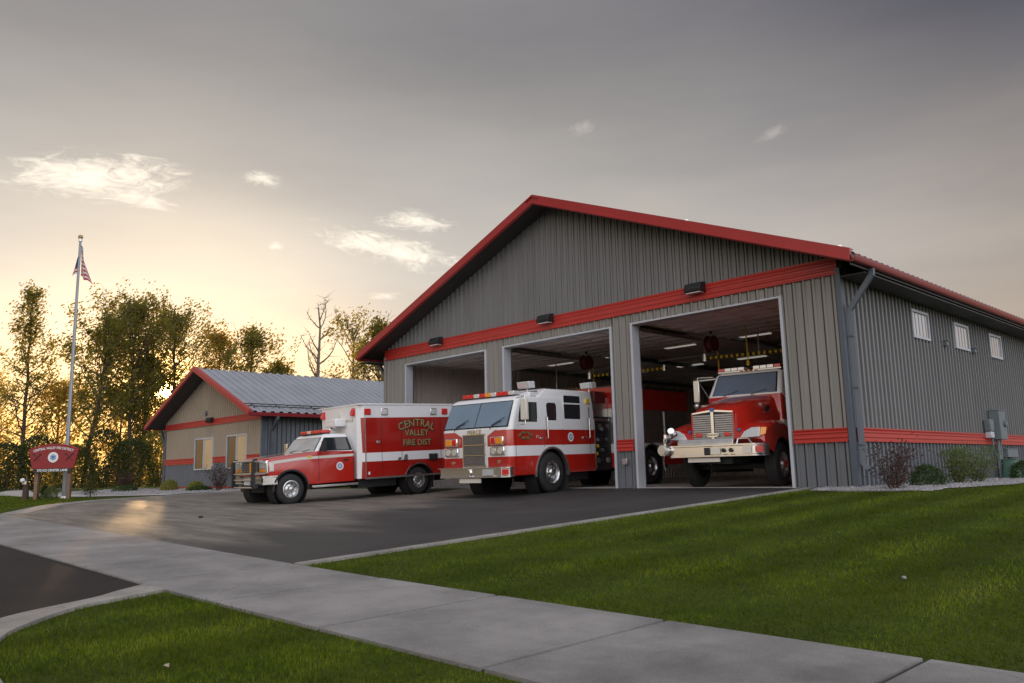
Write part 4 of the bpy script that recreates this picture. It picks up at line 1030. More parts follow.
# side windows, doors, rails
for s_ in (1, -1):
    x = 1.213*s_
    win(EN, x-.012*s_, [(-1.30, 1.80), (-.50, 1.80), (-.50, 2.36), (-1.12, 2.36)]); win(EN, x-.015*s_, rpts(-.03, .36, 1.79, 2.36, .08))
    o = win(EN, x-.018*s_, rpts(.74, 1.50, 1.79, 2.60, .03), .03, fm='white'); MB().box(x-.01*s_, x+.004*s_, .72, 1.52, 2.36, 2.40).build('bar', 'white', o)
    for y in (-1.42, -.22, .60, 1.93): MB().box(x-.01*s_, x+.009*s_, y-.006, y+.006, 1.20 if -.7 < y < .9 else .56, 1.70 if y < 1.9 else 2.3).build('door_seam', 'blackpaint', EN)
    for y in (-.12, 1.84):
        MB().tube([(x, y, 1.42), (x+.06*s_, y, 1.44), (x+.06*s_, y, 1.98), (x, y, 2.0)], .018, 8).build('grab_rail', 'chrome', EN)
        MB().box(x-.005*s_, x+.03*s_, y-.30, y-.18, 1.40, 1.46).build('door_handle', 'chrome', EN, bevel=.006)
    emblem(EN, x+.006*s_, .98, 1.46, .13)
    MB().box(x-.06*s_, x-.002*s_, 1.83, 1.99, 2.42, 2.54).build('marker_light', 'yellow', EN)
    # mirror
    if s_ > 0: MB().tube([(x-.03*s_, -1.30, 2.46), (x+.34*s_, -1.42, 2.48), (x+.34*s_, -1.42, 1.78), (x, -1.36, 1.76)], .016, 6).build('mirror_arm', 'chrome', EN)
    if s_ > 0: MB().box(x+.22*s_, x+.42*s_, -1.46, -1.36, 1.88, 2.42).build('mirror', 'stripe', EN, bevel=.02)
    MB().box(x-.01*s_, x+.012*s_, 2.17, 2.21, .56, 1.95).build('cab_edge_trim', 'alu', EN)
X_ = 1.228
side_text(EN, 'CENTRAL VALLEY', X_, -1.03, 1.585, .10, 'gold', bend=.42, shadow='blackpaint', xs=.8)
side_text(EN, 'FIRE DIST', X_, -1.02, 1.44, .095, 'gold', shadow='blackpaint', xs=.9)
side_text(EN, 'E 1', X_, -.52, 1.475, .09, 'whiteplain')
# lightbar, scene lights
lb = MB().box(-.92, .92, -1.05, -.82, 2.555, 2.585).build('lightbar', 'dark', EN)
for k in range(9):
    x0 = -.92+k*.205; MB().box(x0+.004, x0+.20, -1.07, -.80, 2.586, 2.69).build('lens', ('lamp_red', 'lamp_red', 'lamp_clear')[k % 3] if k not in (4,) else 'lamp_amb', lb, bevel=.012)
MB().box(.72, 1.1, -.62, -.25, 2.55, 2.66).build('roof_box', 'white', EN, bevel=.02)
def floodlight(x, y, z, h, rot=0):
    m = MB(); m.prism([(y-.12, z+h), (y-.20, z+h+.18), (y+.08, z+h+.20), (y+.10, z+h+.02)], 0, x-.20, x+.20)
    fl = m.build('floodlight', 'white', EN, bevel=.015)
    MB().cyl((x, y, z), (x, y, z+h), .025).build('pole', 'alu', fl)
    MB().plate([(x-.17, y-.185, z+h+.025), (x+.17, y-.185, z+h+.025), (x+.17, y-.225, z+h+.165), (x-.17, y-.225, z+h+.165)], .012).build('lens', 'lamp_clear', fl)
floodlight(.86, -.42, 2.66, .10); floodlight(.98, 2.34, 2.70, .16)
MB().box(-1.0, -.7, -.6, -.2, 2.55, 2.68).build('siren_box', 'alu', EN, bevel=.02)
# pump panel
m = MB(); m.box(-1.12, 1.12, 2.24, 3.15, .50, 2.05, 0); m.build('pump_module', 'dark', EN)
for s_ in (1, -1):
    xx = 1.125*s_
    for r_ in range(4):
        for c in range(3):
            yy = 2.42+c*.25; zz = .78+r_*.30; k_ = (r_*5+c*3) % 4
            MB().cyl((xx-.01*s_, yy, zz), (xx+.04*s_, yy, zz), (.055 if r_ else .08), n=12).build('pump_gauge', ('alu', 'dark', 'grey', 'dark')[k_], EN)
    MB().box(xx-.01, xx+.012*s_, 2.28, 3.1, 1.92, 2.0).build('panel_light', 'alu', EN)
    for c in range(4): MB().box(xx, xx+.02*s_, 2.32+c*.2, 2.44+c*.2, 1.66, 1.84).build('pump_lever', 'alu' if c % 2 else 'dark', EN)
for s_ in (1, ):
    for (yy, zz) in ((2.34, .98), (2.40, 1.2)): MB().cyl((1.13, yy, zz), (1.17, yy, zz), .05, n=10).build('valve_cap', 'yellow', EN)
MB().box(-1.05, 1.05, 2.3, 3.15, 2.05, 2.62).build('hose_bed_front', 'alu', EN)
MB().box(-1.08, 1.08, 2.45, 3.05, 2.45, 2.80).build('crosslay_cover', 'hosered', EN, bevel=.03)
# body
m = MB(); m.box(-1.22, 1.22, 3.16, 7.9, .55, .98, 0); m.box(-1.22, 1.22, 3.16, 7.9, .98, 1.25, 1); m.box(-1.20, 1.20, 3.16, 7.9, 1.25, 2.30, 2); m.box(-1.22, 1.22, 3.16, 7.9, 2.30, 2.95, 0)
bd = m.build('body', ['red', 'white', 'alu'], EN); arch_cut(bd, 5.35, .5, .70, 1.22, .4); well(EN, 5.35, .5, .70, 1.22); arch_trim(EN, 5.35, .5, .70, 1.22, 'alu')
for s_ in (1, -1):
    for y0, y1, z0 in ((3.25, 4.5, 1.28), (4.55, 6.2, 1.32), (6.25, 7.8, 1.28)):
        m = MB(); m.box(1.20*s_, 1.212*s_, y0, y1, z0, 2.26)
        q = z0+.03
        while q < 2.24: m.box(1.21*s_, 1.222*s_, y0+.03, y1-.03, q, q+.045); q += .055
        m.build('roll_up_door', 'alu', EN)
MB().box(-1.15, 1.15, 3.4, 7.8, 2.95, 3.02).build('ladder_rack', 'dark', EN)
MB().box(-.45, .45, -1.5, 7.7, .45, .62).box(-1.1, 1.1, -.1, .25, .40, .52).box(-1.1, 1.1, 5.2, 5.5, .40, .52).box(-.9, -.5, 1.0, 2.2, .25, .5).box(.5, .95, 1.0, 2.1, .28, .5).build('chassis', 'under', EN)
for s_ in (1, -1):
    wheel(EN, 1.21*s_, .10, .53, .53, .32, s_); wheel(EN, 1.20*s_, 5.35, .53, .53, .30, s_, dual=True)
    for yy in (.82, ): MB().box(s_*.85, s_*1.2, yy, yy+.02, .20, .55).build('mud_flap', 'under', EN)

# ------------------------------------------------------------------ RESCUE TRUCK (box body on pickup chassis)
AM = thing('rescue_truck', 'red and white box-bodied rescue truck with black grille guard parked outside the left doorway', 'rescue truck', (-13.545, -6.143, -.254), (.036, 0, -.03))
prof = [(-.60, .60), (-.66, .78), (-.66, 1.20), (-.62, 1.25), (-.30, 1.29), (.74, 1.385), (.84, 1.40), (1.96, 1.36), (1.96, .52), (.50, .50)]
def squeeze(k, ztop):
    o = []
    for y, z in prof: o.append((y+(.03*k if y < -.5 else 0), min(z, ztop)-.0 if z > 1.1 else z))
    return o
m = MB(); rings = []
for x, k, dz in ((-.965, .7, .06), (-.955, .35, .03), (-.92, .1, .008), (-.60, 0, 0), (.60, 0, 0), (.92, .1, .008), (.955, .35, .03), (.965, .7, .06)):
    rings.append([(x, y+(.05*k if y < -.5 else 0), z-(dz if z > 1.0 and y < .8 else (dz*.3 if z > 1 else 0))) for y, z in prof])
m.loft(rings); body = m.build('cab_body', ['red', 'under'], AM, smooth=40)
arch_cut(body, .0, .40, .50, .965, .4); well(AM, 0, .40, .50, .965); arch_trim(AM, .0, .40, .485, .965, 'black', .05, -4, 184, .022)
m = MB(); levels(m, [(1.30, .95, .66, 1.96, .10, .04, 0), (1.38, .935, .74, 1.95, .10, .04, 0), (1.76, .82, 1.02, 1.86, .10, .06, 0), (1.84, .78, 1.10, 1.84, .10, .08, 0), (1.87, .68, 1.2, 1.76, .10, .08, 0)])
m.build('cab_roof', 'white', AM, smooth=45)
# hood stripe and body stripe
def strip(root, pts, h, x, mname, nm='stripe', t=.006):
    s_ = 1 if x > 0 else -1; m = MB()
    for (y0, z0), (y1, z1) in zip(pts[:-1], pts[1:]): m.prism([(y0, z0), (y1, z1), (y1, z1+h), (y0, z0+h)], 0, x, x+s_*t)
    return m.build(nm, mname, root, smooth=0)
for s_ in (1, -1):
    strip(AM, [(-.56, 1.09), (.30, 1.17), (1.95, 1.21)], .075, .964*s_, 'stripe')
    m = MB(); m.add([(.62*s_, -.58, 1.262), (.70*s_, -.58, 1.262), (.78*s_, .74, 1.393), (.70*s_, .74, 1.393)], [(0, 1, 2, 3) if s_ > 0 else (3, 2, 1, 0)]); m.build('hood_stripe', 'stripe', AM)
    MB().box(.962*s_, .975*s_, .50, .62, 1.215, 1.27).build('marker', 'yellow', AM)
    # windows on the sloping greenhouse side
    def gp(y, z, o=.0): return (s_*(.935-(z-1.38)*.302+.004+o), y, z)
    fo = MB().plate([gp(.86, 1.39), gp(1.92, 1.39), gp(1.83, 1.76), gp(1.08, 1.76)], .012).build('side_window', 'black', AM, smooth=0)
    MB().plate([gp(.92, 1.41, .004), gp(1.36, 1.41, .004), gp(1.36, 1.745, .004), gp(1.13, 1.745, .004)], .012).build('pane', 'glass', fo, smooth=0)
    MB().plate([gp(1.42, 1.41, .004), gp(1.82, 1.41, .004), gp(1.77, 1.745, .004), gp(1.42, 1.745, .004)], .012).build('pane', 'winglass', fo, smooth=0)
    for y in (.84, 1.93): MB().box(.955*s_, .970*s_, y-.005, y+.005, .56, 1.36).build('door_seam', 'blackpaint', AM)
    MB().box(.96*s_, .99*s_, 1.62, 1.76, 1.10, 1.14).build('door_handle', 'black', AM, bevel=.006)
    emblem(AM, .966*s_, 1.50, .95, .115)
    MB().tube([(.93*s_, .98, 1.42), (1.10*s_, .95, 1.44)], .016, 6).box(1.02*s_, 1.20*s_, .90, .97, 1.36, 1.66).build('mirror', 'chrome' if s_ < 0 else 'black', AM, bevel=.015)
    MB().box(.80*s_, 1.04*s_, .60, 2.04, .40, .46).build('running_board', 'alu', AM, bevel=.01)
fo = MB().plate([(-.88, .752, 1.385), (.88, .752, 1.385), (.775, 1.030, 1.77), (-.775, 1.030, 1.77)], .012).build('windshield', 'black', AM, smooth=0)
MB().plate([(-.84, .755, 1.40), (.84, .755, 1.40), (.75, 1.012, 1.755), (-.75, 1.012, 1.755)], .024).build('pane', 'wind', fo, smooth=0)
for a in (-.5, .25): MB().tube([(a, .72, 1.40), (a+.35, .78, 1.45)], .010, 4).build('wiper', 'black', AM)
# front end
m = MB(); m.box(-.80, .80, -.70, -.60, .84, 1.20); m.build('grille_panel', 'chrome', AM, bevel=.02)
m = MB(); m.box(-.50, .50, -.715, -.69, .90, 1.15, 0)
for k in range(5): m.box(-.49, .49, -.725, -.712, .92+k*.048, .935+k*.048, 1)
for k in range(9): m.box(-.46+k*.113, -.45+k*.113, -.722, -.712, .90, 1.15, 1)
m.build('grille', ['black', 'grille'], AM)
for s_ in (-1, 1):
    o = MB().box(.52*s_, .95*s_, -.70, -.56, .86, 1.20).build('headlight', 'chrome', AM, bevel=.015)
    MB().box(.56*s_, .92*s_, -.715, -.70, .99, 1.17).build('lens', 'lamp_clear', o, bevel=.01)
    MB().box(.56*s_, .945*s_, -.715, -.55, .885, .975).build('amber_lens', 'lamp_amb', o, bevel=.01)
    MB().box(.945*s_, .968*s_, -.62, -.48, .90, 1.15).build('side_lens', 'lamp_clear', o, bevel=.01)
bumper(AM, [(-.98, -.40), (-.98, -.62), (-.90, -.76), (.90, -.76), (.98, -.62), (.98, -.40)], .56, .79, 'chrome')
MB().box(-.18, .18, -.80, -.785, .56, .74).build('license_plate', 'whiteplain', AM)
for s_ in (-1, 1):
    gu = MB(); gu.prism([(-.78, .50), (-.86, .46), (-.95, .50), (-.95, 1.18), (-.88, 1.26), (-.80, 1.26), (-.80, 1.20), (-.86, 1.16), (-.86, .60), (-.78, .60)], 0, s_*.62-.045, s_*.62+.045); gu.build('grille_guard', 'black', AM, bevel=.01)
m = MB()
for z in (1.20, .86, .70, .50): m.cyl((-.62, -.90, z), (.62, -.90, z), .026, n=10)
for s_ in (-1, 1): m.tube([(.62*s_, -.9, 1.18), (.80*s_, -.84, 1.18), (.97*s_, -.72, 1.12), (.97*s_, -.70, .86), (.62*s_, -.9, .84)], .022, 6)
m.build('guard_rail', 'alu', AM)
MB().box(.55, .60, -.97, -.93, .90, 1.15).build('guard_reflector', 'lamp_amb', AM)
# roof light bar
lb = MB().box(-.62, .62, 1.14, 1.40, 1.875, 1.90).build('lightbar', 'dark', AM)
for k in range(6): MB().box(-.62+k*.207, -.42+k*.207, 1.12, 1.42, 1.90, 1.985).build('lens', 'lamp_red' if k not in (2,) else 'lamp_clear', lb, bevel=.012)
# box body
Y0, Y1 = 2.06, 5.75
def boxplan(hx, ch=.16): return [(hx, Y1), (-hx, Y1), (-hx, Y0+ch), (-hx+ch, Y0), (hx-ch, Y0), (hx, Y0+ch)]
m = MB(); rows = [(.55, 0), (1.03, 1), (1.28, 0), (2.29, 1), (2.66, 1)]
m.loft([[(x, y, z) for x, y in boxplan(1.13)] for z, _ in rows], mis=[r[1] for r in rows])
bx = m.build('box_body', ['red_d', 'white', 'under'], AM, smooth=25)
arch_cut(bx, 4.12, .40, .50, 1.13, .5); well(AM, 4.12, .40, .50, 1.13); arch_trim(AM, 4.12, .40, .49, 1.13, 'chrome', .06, -4, 184, .015)
# white front face of the box and its edges
m = MB(); m.prism([(-.97, .56), (.97, .56), (.97, 2.65), (-.97, 2.65)], 1, Y0-.006, Y0+.0); m.build('front_panel', 'white', AM, smooth=0)
for s_ in (1, -1):
    m = MB(); m.plate([(.972*s_, Y0+.0, .56), (1.055*s_, Y0+.083, .56), (1.085*s_, Y0+.11, 1.3), (1.05*s_, Y0+.076, 2.65), (.972*s_, Y0, 2.65)], .012); m.build('corner_panel', 'white', AM, smooth=0)
MB().box(-1.15, 1.15, Y0-.02, Y1+.01, 2.655, 2.70).build('roof_rail', 'white', AM, bevel=.01)
for s_ in (1, -1):
    MB().box(1.13*s_, 1.15*s_, Y0+.16, Y1, .53, .585).build('rub_rail', 'alu', AM)
    MB().box(1.13*s_, 1.143*s_, Y0+.17, Y0+.20, .585, 2.28).build('edge_trim', 'alu', AM)
    for y in (2.80, 3.50, 4.95): MB().box(1.13*s_, 1.1335*s_, y-.006, y+.006, .60 if y != 3.5 else 1.0, 2.26).build('door_seam', 'blackpaint', AM)
    for y, z in ((2.68, 1.58), (3.40, 1.08)): MB().box(1.13*s_, 1.16*s_, y-.06, y+.06, z-.035, z+.035).build('door_handle', 'alu', AM, bevel=.008)
    MB().box(1.13*s_, 1.17*s_, 3.54, 3.68, 1.02, 1.19).build('fuel_door', 'alu', AM, bevel=.01)
    for y in (4.55, 4.72): MB().box(1.13*s_, 1.18*s_, y-.07, y+.07, .98, 1.18).build('socket_box', 'dark', AM, bevel=.01)
    MB().box(1.13*s_, 1.165*s_, 2.22, 2.44, 2.37, 2.55).build('warning_light', 'lamp_red', AM, bevel=.015)
    MB().box(1.13*s_, 1.165*s_, 5.02, 5.24, 2.37, 2.55).build('warning_light', 'lamp_red', AM, bevel=.015)
    for y in (2.92, 4.70): 
        o = MB().box(1.13*s_, 1.16*s_, y-.11, y+.11, 2.36, 2.56).build('scene_light', 'chrome', AM, bevel=.01); MB().box(1.158*s_, 1.168*s_, y-.075, y+.075, 2.39, 2.53).build('lens', 'lamp_clear', o)
    o = MB().prism([(Y0-.10, 2.36), (Y0-.10, 2.46), (Y0-.03, 2.58), (Y0, 2.58), (Y0, 2.36)], 0, .78*s_, .92*s_).build('warning_light', 'lamp_red', AM, bevel=.01)
    for y in (2.35, 5.35): MB().box(1.13*s_, 1.134*s_, y-.03, y+.03, .66, .74).build('decal', 'whiteplain', AM)
side_text(AM, 'CENTRAL', 1.134, 4.06, 2.12, .31, 'gold', bend=1.5, shadow='blackpaint', xs=1.0, spacing=1.02)
side_text(AM, 'VALLEY', 1.134, 4.06, 1.82, .26, 'gold', shadow='blackpaint', xs=1.0)
side_text(AM, 'FIRE DIST', 1.134, 4.06, 1.53, .25, 'gold', shadow='blackpaint', xs=1.0)
t = text('RESCUE', .12, .004); t.xf(basis((.62, Y0-.008, 2.22), (1, 0, 0), (0, 0, 1))); t.build('lettering', 'gold', AM, smooth=0, fix=False)
MB().box(-.15, .45, Y0-.38, Y0-.01, 2.08, 2.30).build('air_conditioner', 'white', AM, bevel=.03)
MB().cyl((.05, Y0-.04, 2.44), (.05, Y0-.01, 2.44), .08, n=14).build('front_light', 'stripe', AM)
MB().tube([(-.35, Y0-.2, 1.98), (-.1, Y0-.2, 2.06), (.2, Y0-.25, 1.98)], .03, 6).cyl((.0, Y0-.35, 1.90), (.0, Y0-.3, 2.02), .05).build('air_horn', 'chrome', AM)
MB().box(-.40, .40, -.5, 5.6, .34, .56).box(-.9, .9, -.08, .08, .34, .45).box(-1.0, 1.0, 4.0, 4.2, .34, .45).box(.5, .92, 2.1, 3.4, .30, .56).box(-.92, -.5, 2.1, 3.4, .30, .56).build('chassis', 'under', AM)
MB().box(-1.13, 1.13, 5.70, 5.95, .48, .56).build('rear_step', 'steel', AM)
for s_ in (1, -1):
    wheel(AM, .965*s_, 0, .405, .405, .25, s_, rimr=.225); wheel(AM, 1.07*s_, 4.12, .405, .405, .25, s_, rimr=.215, dual=True)
    MB().box(s_*.75, s_*1.1, 4.62, 4.64, .16, .55).build('mud_flap', 'under', AM)

# ------------------------------------------------------------------ TANKER (conventional hood)
TK = thing('tanker_truck', 'red long-hooded fire tanker with chrome bumper and blue-tinted windshield inside the right doorway', 'fire truck', (-3.27, .76, 0), (0, 0, .14))
m = MB(); rings = []
def hoodring(y, hb, ht, z0, z1):
    return [(-hb, y, z0), (-hb, y, z0+(z1-z0)*.55), (-ht-.06, y+.01, z1-.12), (-ht+.04, y+.03, z1-.02), (-ht*.4, y+.04, z1+.02), (ht*.4, y+.04, z1+.02), (ht-.04, y+.03, z1-.02), (ht+.06, y+.01, z1-.12), (hb, y, z0+(z1-z0)*.55), (hb, y, z0)]
m.loft([hoodring(-1.16, .56, .46, 1.08, 1.80), hoodring(-1.06, .62, .52, 1.0, 1.87), hoodring(-.5, .70, .60, .95, 2.03), hoodring(.1, .82, .66, .95, 2.15), hoodring(.80, .93, .74, .95, 2.28)])
m.build('hood', 'red', TK, smooth=40)
for s_ in (1, -1):
    pr_ = [(-1.12, 1.02), (-1.22, 1.12), (-1.16, 1.30), (-.92, 1.46), (-.45, 1.58), (.2, 1.58), (.62, 1.44), (.84, 1.15), (.90, .62), (.60, .60)]
    m = MB(); m.loft([[(x*s_, y*k+(1-k)*.0, z-d) for y, z in pr_] for x, k, d in ((.45, .98, .0), (1.02, 1., .0), (1.14, .985, .03), (1.20, .95, .10))])
    fd = m.build('fender', ['red', 'under'], TK, smooth=40); c = MB(); c.cyl((.3*s_, 0, .50), (1.4*s_, 0, .50), .66, n=36); cut(fd, c)
    hl = MB().plate([(.66*s_, -1.235, 1.12), (1.12*s_, -1.235, 1.14), (1.12*s_, -1.15, 1.36), (.92*s_, -1.15, 1.355), (.76*s_, -1.18, 1.27)], .08).build('headlight', 'lamp_clear', TK, bevel=.01)
    MB().plate([(1.12*s_, -1.235, 1.16), (1.215*s_, -1.12, 1.20), (1.215*s_, -1.04, 1.36), (1.12*s_, -1.155, 1.36)], .06).build('turn_signal', 'lamp_amb', hl, bevel=.01)
    MB().cyl((.62*s_, -1.15, 1.33), (.62*s_, -1.185, 1.33), .035, n=10).build('marker_light', 'bluebadge', TK)
# grille: framed, split by a centre bar
fr_ = MB(); fr_.prism([(-.53, 1.12), (.53, 1.12), (.53, 1.70), (.46, 1.76), (0, 1.80), (-.46, 1.76), (-.53, 1.70)], 1, -1.215, -1.15); gr = fr_.build('grille', 'dark', TK)
m = MB()
for s_ in (-1, 1):
    for k in range(11): m.box(s_*.05 if s_ > 0 else -.50, s_*.50 if s_ < 0 and False else (.50 if s_ > 0 else -.05), -1.225, -1.213, 1.15+k*.052, 1.185+k*.052)
m.build('grille_mesh', 'grille', gr)
m = MB(); m.box(-.035, .035, -1.25, -1.20, 1.13, 1.84); 
for s_ in (-1, 1): m.plate([(0, -1.225, 1.78), (.50*s_, -1.225, 1.735), (.52*s_, -1.225, 1.77), (0, -1.225, 1.825)], .03)
m.build('chrome_bar', 'chrome', gr)
fr2 = MB()
for s_ in (-1, 1): fr2.box(.50*s_, .535*s_, -1.235, -1.16, 1.12, 1.75)
fr2.box(-.535, .535, -1.235, -1.16, 1.10, 1.135).build('grille_edge', 'red', gr)
m = MB(); m.cyl((0, -1.28, 1.225), (0, -1.25, 1.225), .05, n=20); m.v = [(x*3.4, y, z) for x, y, z in m.v]; m.build('badge', 'chrome', gr)
t = text('KENWORTH', .058, .006); t.xf(basis((0, -1.284, 1.225), (1, 0, 0), (0, 0, 1))); t.build('lettering', 'blackpaint', gr, smooth=0, fix=False)
MB().cyl((0, -1.27, 1.82), (0, -1.24, 1.82), .05, n=14).build('crest', 'bluebadge', gr)
for s_ in (-1, 1): MB().box(.36*s_-.075, .36*s_+.075, -1.27, -1.22, 1.19, 1.28).build('warning_light', 'lamp_red', TK, bevel=.01)
bpth = [(-1.24, -1.0), (-1.20, -1.18), (-1.02, -1.42), (1.02, -1.42), (1.20, -1.18), (1.24, -1.0)]
bt_ = bumper(TK, bpth, .72, 1.0, 'chrome', .015); MB().box(-1.1, 1.1, -1.40, -1.1, .985, .998).build('bumper_deck', 'steel', TK)
MB().prism([(-1.42, 1.0), (-1.40, 1.10), (-1.36, 1.14), (-1.30, 1.13), (-1.28, 1.0)], 0, -.85, .55).build('winch_cover', 'alu', TK, bevel=.01)
MB().tube([(.62, -1.38, 1.0), (.66, -1.38, 1.12), (.9, -1.38, 1.12), (.98, -1.38, 1.0)], .02, 6).build('tow_loop', 'chrome', TK)
MB().box(-.16, -.02, -1.445, -1.40, .77, .93).build('bumper_socket', 'black', bt_)
for x in (.32, .50): MB().cyl((x, -1.46, .86), (x, -1.42, .86), .05, n=14).build('bumper_horn', 'black', bt_)
MB().plate([(1.08, -1.37, .80), (1.17, -1.24, .80), (1.17, -1.24, .93), (1.08, -1.37, .93)], .03).build('bumper_light', 'lamp_red', bt_)
MB().box(.78, .98, -1.45, -1.43, .79, .93).build('reflector', 'stripe', bt_); MB().box(.02, .24, -1.445, -1.43, .79, .93).build('reflector', 'stripe', bt_)
MB().box(-.62, .18, -1.36, -1.33, .60, .70).build('license_plate', 'stripe', TK)
# nozzle on the far bumper corner
mo = MB().cyl((-1.16, -1.40, .90), (-1.16, -1.60, .90), .13, n=18).cyl((-1.16, -1.60, .90), (-1.16, -1.64, .90), .10, n=18).build('bumper_turret', 'alu', TK)
MB().tube([(-1.16, -1.42, 1.0), (-1.16, -1.44, 1.16), (-1.0, -1.42, 1.22), (-.86, -1.40, 1.30)], .05, 8).cyl((-.98, -1.42, 1.24), (-.90, -1.62, 1.36), .06, .08).cyl((-1.16, -1.42, 1.16), (-1.16, -1.42, 1.28), .05).build('nozzle', 'chrome', mo)
MB().tube([(-1.22, -1.36, .95), (-1.28, -1.34, .6), (-1.26, -1.30, .42)], .012, 5).build('chain', 'alu', mo)
# cab
m = MB(); levels(m, [(.75, 1.0, .72, 2.75, .05, .05, 0), (1.38, 1.0, .72, 2.75, .05, .05, 2), (1.62, 1.0, .72, 2.75, .05, .05, 0), (2.28, .99, .76, 2.75, .08, .05, 1), (2.88, .90, 1.14, 2.72, .08, .06, 1), (2.96, .80, 1.24, 2.66, .08, .06, 1)])
m.build('cab', ['red', 'white', 'stripe'], TK, smooth=35)
fo = MB().plate([(-.87, .785, 2.30), (.87, .785, 2.30), (.80, 1.128, 2.87), (-.80, 1.128, 2.87)], .02).build('windshield', 'black', TK, smooth=0)
MB().plate([(-.83, .790, 2.33), (.83, .790, 2.33), (.77, 1.105, 2.84), (-.77, 1.105, 2.84)], .038).build('pane', 'wind_k', fo, smooth=0)
for a in (-.55, .2): MB().tube([(a, .75, 2.30), (a+.4, .80, 2.42)], .010, 4).build('wiper', 'black', TK)
for s_ in (1, -1):
    win(TK, .975*s_, [(1.02, 2.18), (1.95, 2.18), (1.95, 2.78), (1.25, 2.78)], mname='glass')
    MB().box(1.0*s_, 1.004*s_, .99, 1.0, .9, 2.2).build('door_seam', 'alu', TK)
    MB().tube([(.93*s_, 1.05, 2.86), (1.32*s_, .92, 2.86), (1.34*s_, .92, 2.12), (1.0*s_, 1.0, 2.12)], .018, 6).tube([(1.32*s_, .92, 2.8), (1.0*s_, 1.0, 2.2)], .012, 5).build('mirror_arm', 'alu', TK)
    MB().box(1.26*s_, 1.44*s_, .86, .93, 2.20, 2.80).build('mirror', 'alu', TK, bevel=.02)
    MB().ball((1.35*s_, .86, 2.10), .09, 12).build('convex_mirror', 'alu', TK)
    emblem(TK, 1.001*s_, 1.45, 1.90, .13)
    MB().prism([(-.05, 1.80), (.30, 1.85), (.30, 1.96), (.05, 1.93)], 0, .80*s_, .835*s_).build('hood_vent', 'black', TK)
    m = MB()
    for k in range(3): m.box(-.95*s_ if False else (.14 if s_ > 0 else -.80), (.80 if s_ > 0 else -.14), 1.25, 1.45, 2.985, 3.07)
    lb = MB().box(.10*s_, .86*s_, 1.22, 1.48, 2.96, 2.99).build('lightbar', 'alu', TK)
    for k in range(4): MB().box((.12+k*.185)*s_, (.295+k*.185)*s_, 1.20, 1.50, 2.99, 3.08).build('lens', ('lamp_red', 'lamp_clear')[(k+1) % 2] if k in (3,) else 'lamp_clear', lb, bevel=.01)
for x in (-.2, 0, .2): MB().box(x-.04, x+.04, 1.2, 1.28, 2.96, 3.0).build('clearance_light', 'lamp_amb', TK, bevel=.01)
t = text('101', .11, .004); t.xf(basis((.735, -.05, 1.965), (.12, 1, .10), (-.5, 0, 1))); t.build('lettering', 'whiteplain', TK, smooth=0, fix=False)
m = MB(); m.box(-1.2, 1.2, 3.0, 8.4, .75, 1.38, 0); m.box(-1.2, 1.2, 3.0, 8.4, 1.38, 1.62, 1); m.box(-1.2, 1.2, 3.0, 8.4, 1.62, 2.75, 0); m.build('tank_body', ['red', 'stripe'], TK, bevel=.02)
MB().box(-.42, .42, -1.2, 8.2, .55, .80).box(-1.1, 1.1, -.1, .1, .42, .54).box(-.5, .5, -.9, .6, .62, 1.1).box(-1.1, -.6, 1.0, 2.6, .35, .74).box(.6, 1.1, 1.0, 2.6, .35, .74).build('chassis', 'under', TK)
for s_ in (1, -1): wheel(TK, 1.19*s_, 0, .52, .52, .32, s_, red=True); wheel(TK, 1.19*s_, 5.9, .52, .52, .3, s_, dual=True)
# ================================================================== SIGN, FLAGPOLE AND THE ISLAND
SG = thing('entrance_sign', 'red fan-shaped fire district sign on two brown wooden posts in front of the flagpole', 'sign', (-27.72, -7.98, -.2), (0, 0, math.atan2(1.40, 1.35)))
# local: x along the sign, -y towards the street
m = MB(); top = [( .98*math.cos(a)*1.0, 0) for a in ()]
P = []
for i in range(13):
    u = -1+2*i/12; P.append((u*.97, 1.95+.20*(1-u*u)))
P += [(.80, 1.20), (-.80, 1.20)]
m.prism(P, 1, -.05, .03); m.build('sign_board', 'signred', SG, bevel=.006)
MB().box(-.74, .74, -.06, .02, 1.06, 1.20).build('address_board', 'blackpaint', SG)
t = text('CENTRAL VALLEY FIRE DISTRICT', .135, .01, bend=2.45, bold=.002, xs=.80); t.xf(basis((0, -.056, 1.99), (1, 0, 0), (0, 0, 1))); t.build('lettering', 'whiteplain', SG, smooth=0, fix=False)
t = text('270 ICE CENTER LANE', .125, .01, bold=.003, xs=.95); t.xf(basis((0, -.066, 1.13), (1, 0, 0), (0, 0, 1))); t.build('lettering', 'whiteplain', SG, smooth=0, fix=False)
t = text('STATION', .10, .01, xs=1.1); t.xf(basis((0, -.056, 1.30), (1, 0, 0), (0, 0, 1))) 
m = MB(); m.cyl((0, -.05, 1.63), (0, -.064, 1.63), .20, n=28, mi=0); m.cyl((0, -.064, 1.63), (0, -.070, 1.63), .11, n=20, mi=1)
for k in range(6): a = k*math.pi/3; m.cyl((.075*math.cos(a), -.070, 1.63+.075*math.sin(a)), (.075*math.cos(a), -.074, 1.63+.075*math.sin(a)), .022, n=6, mi=0)
m.build('emblem', ['whiteplain', 'bluebadge'], SG)
for s_ in (-1, 1):   # crossed axes and poles
    m = MB(); c = s_*.62
    for k in (-1, 1):
        m.tube([(c-.13*k, -.058, 1.50), (c+.13*k, -.058, 1.76)], .012, 5); m.box(c+.13*k-.05, c+.13*k+.03, -.062, -.05, 1.72, 1.78)
    m.build('crossed_axes', 'blackpaint', SG)
m = MB()
for x in (-.66, .60): m.box(x-.07, x+.07, .03, .17, -.15, 1.75).build('post', 'wood', SG, bevel=.006); m = MB()

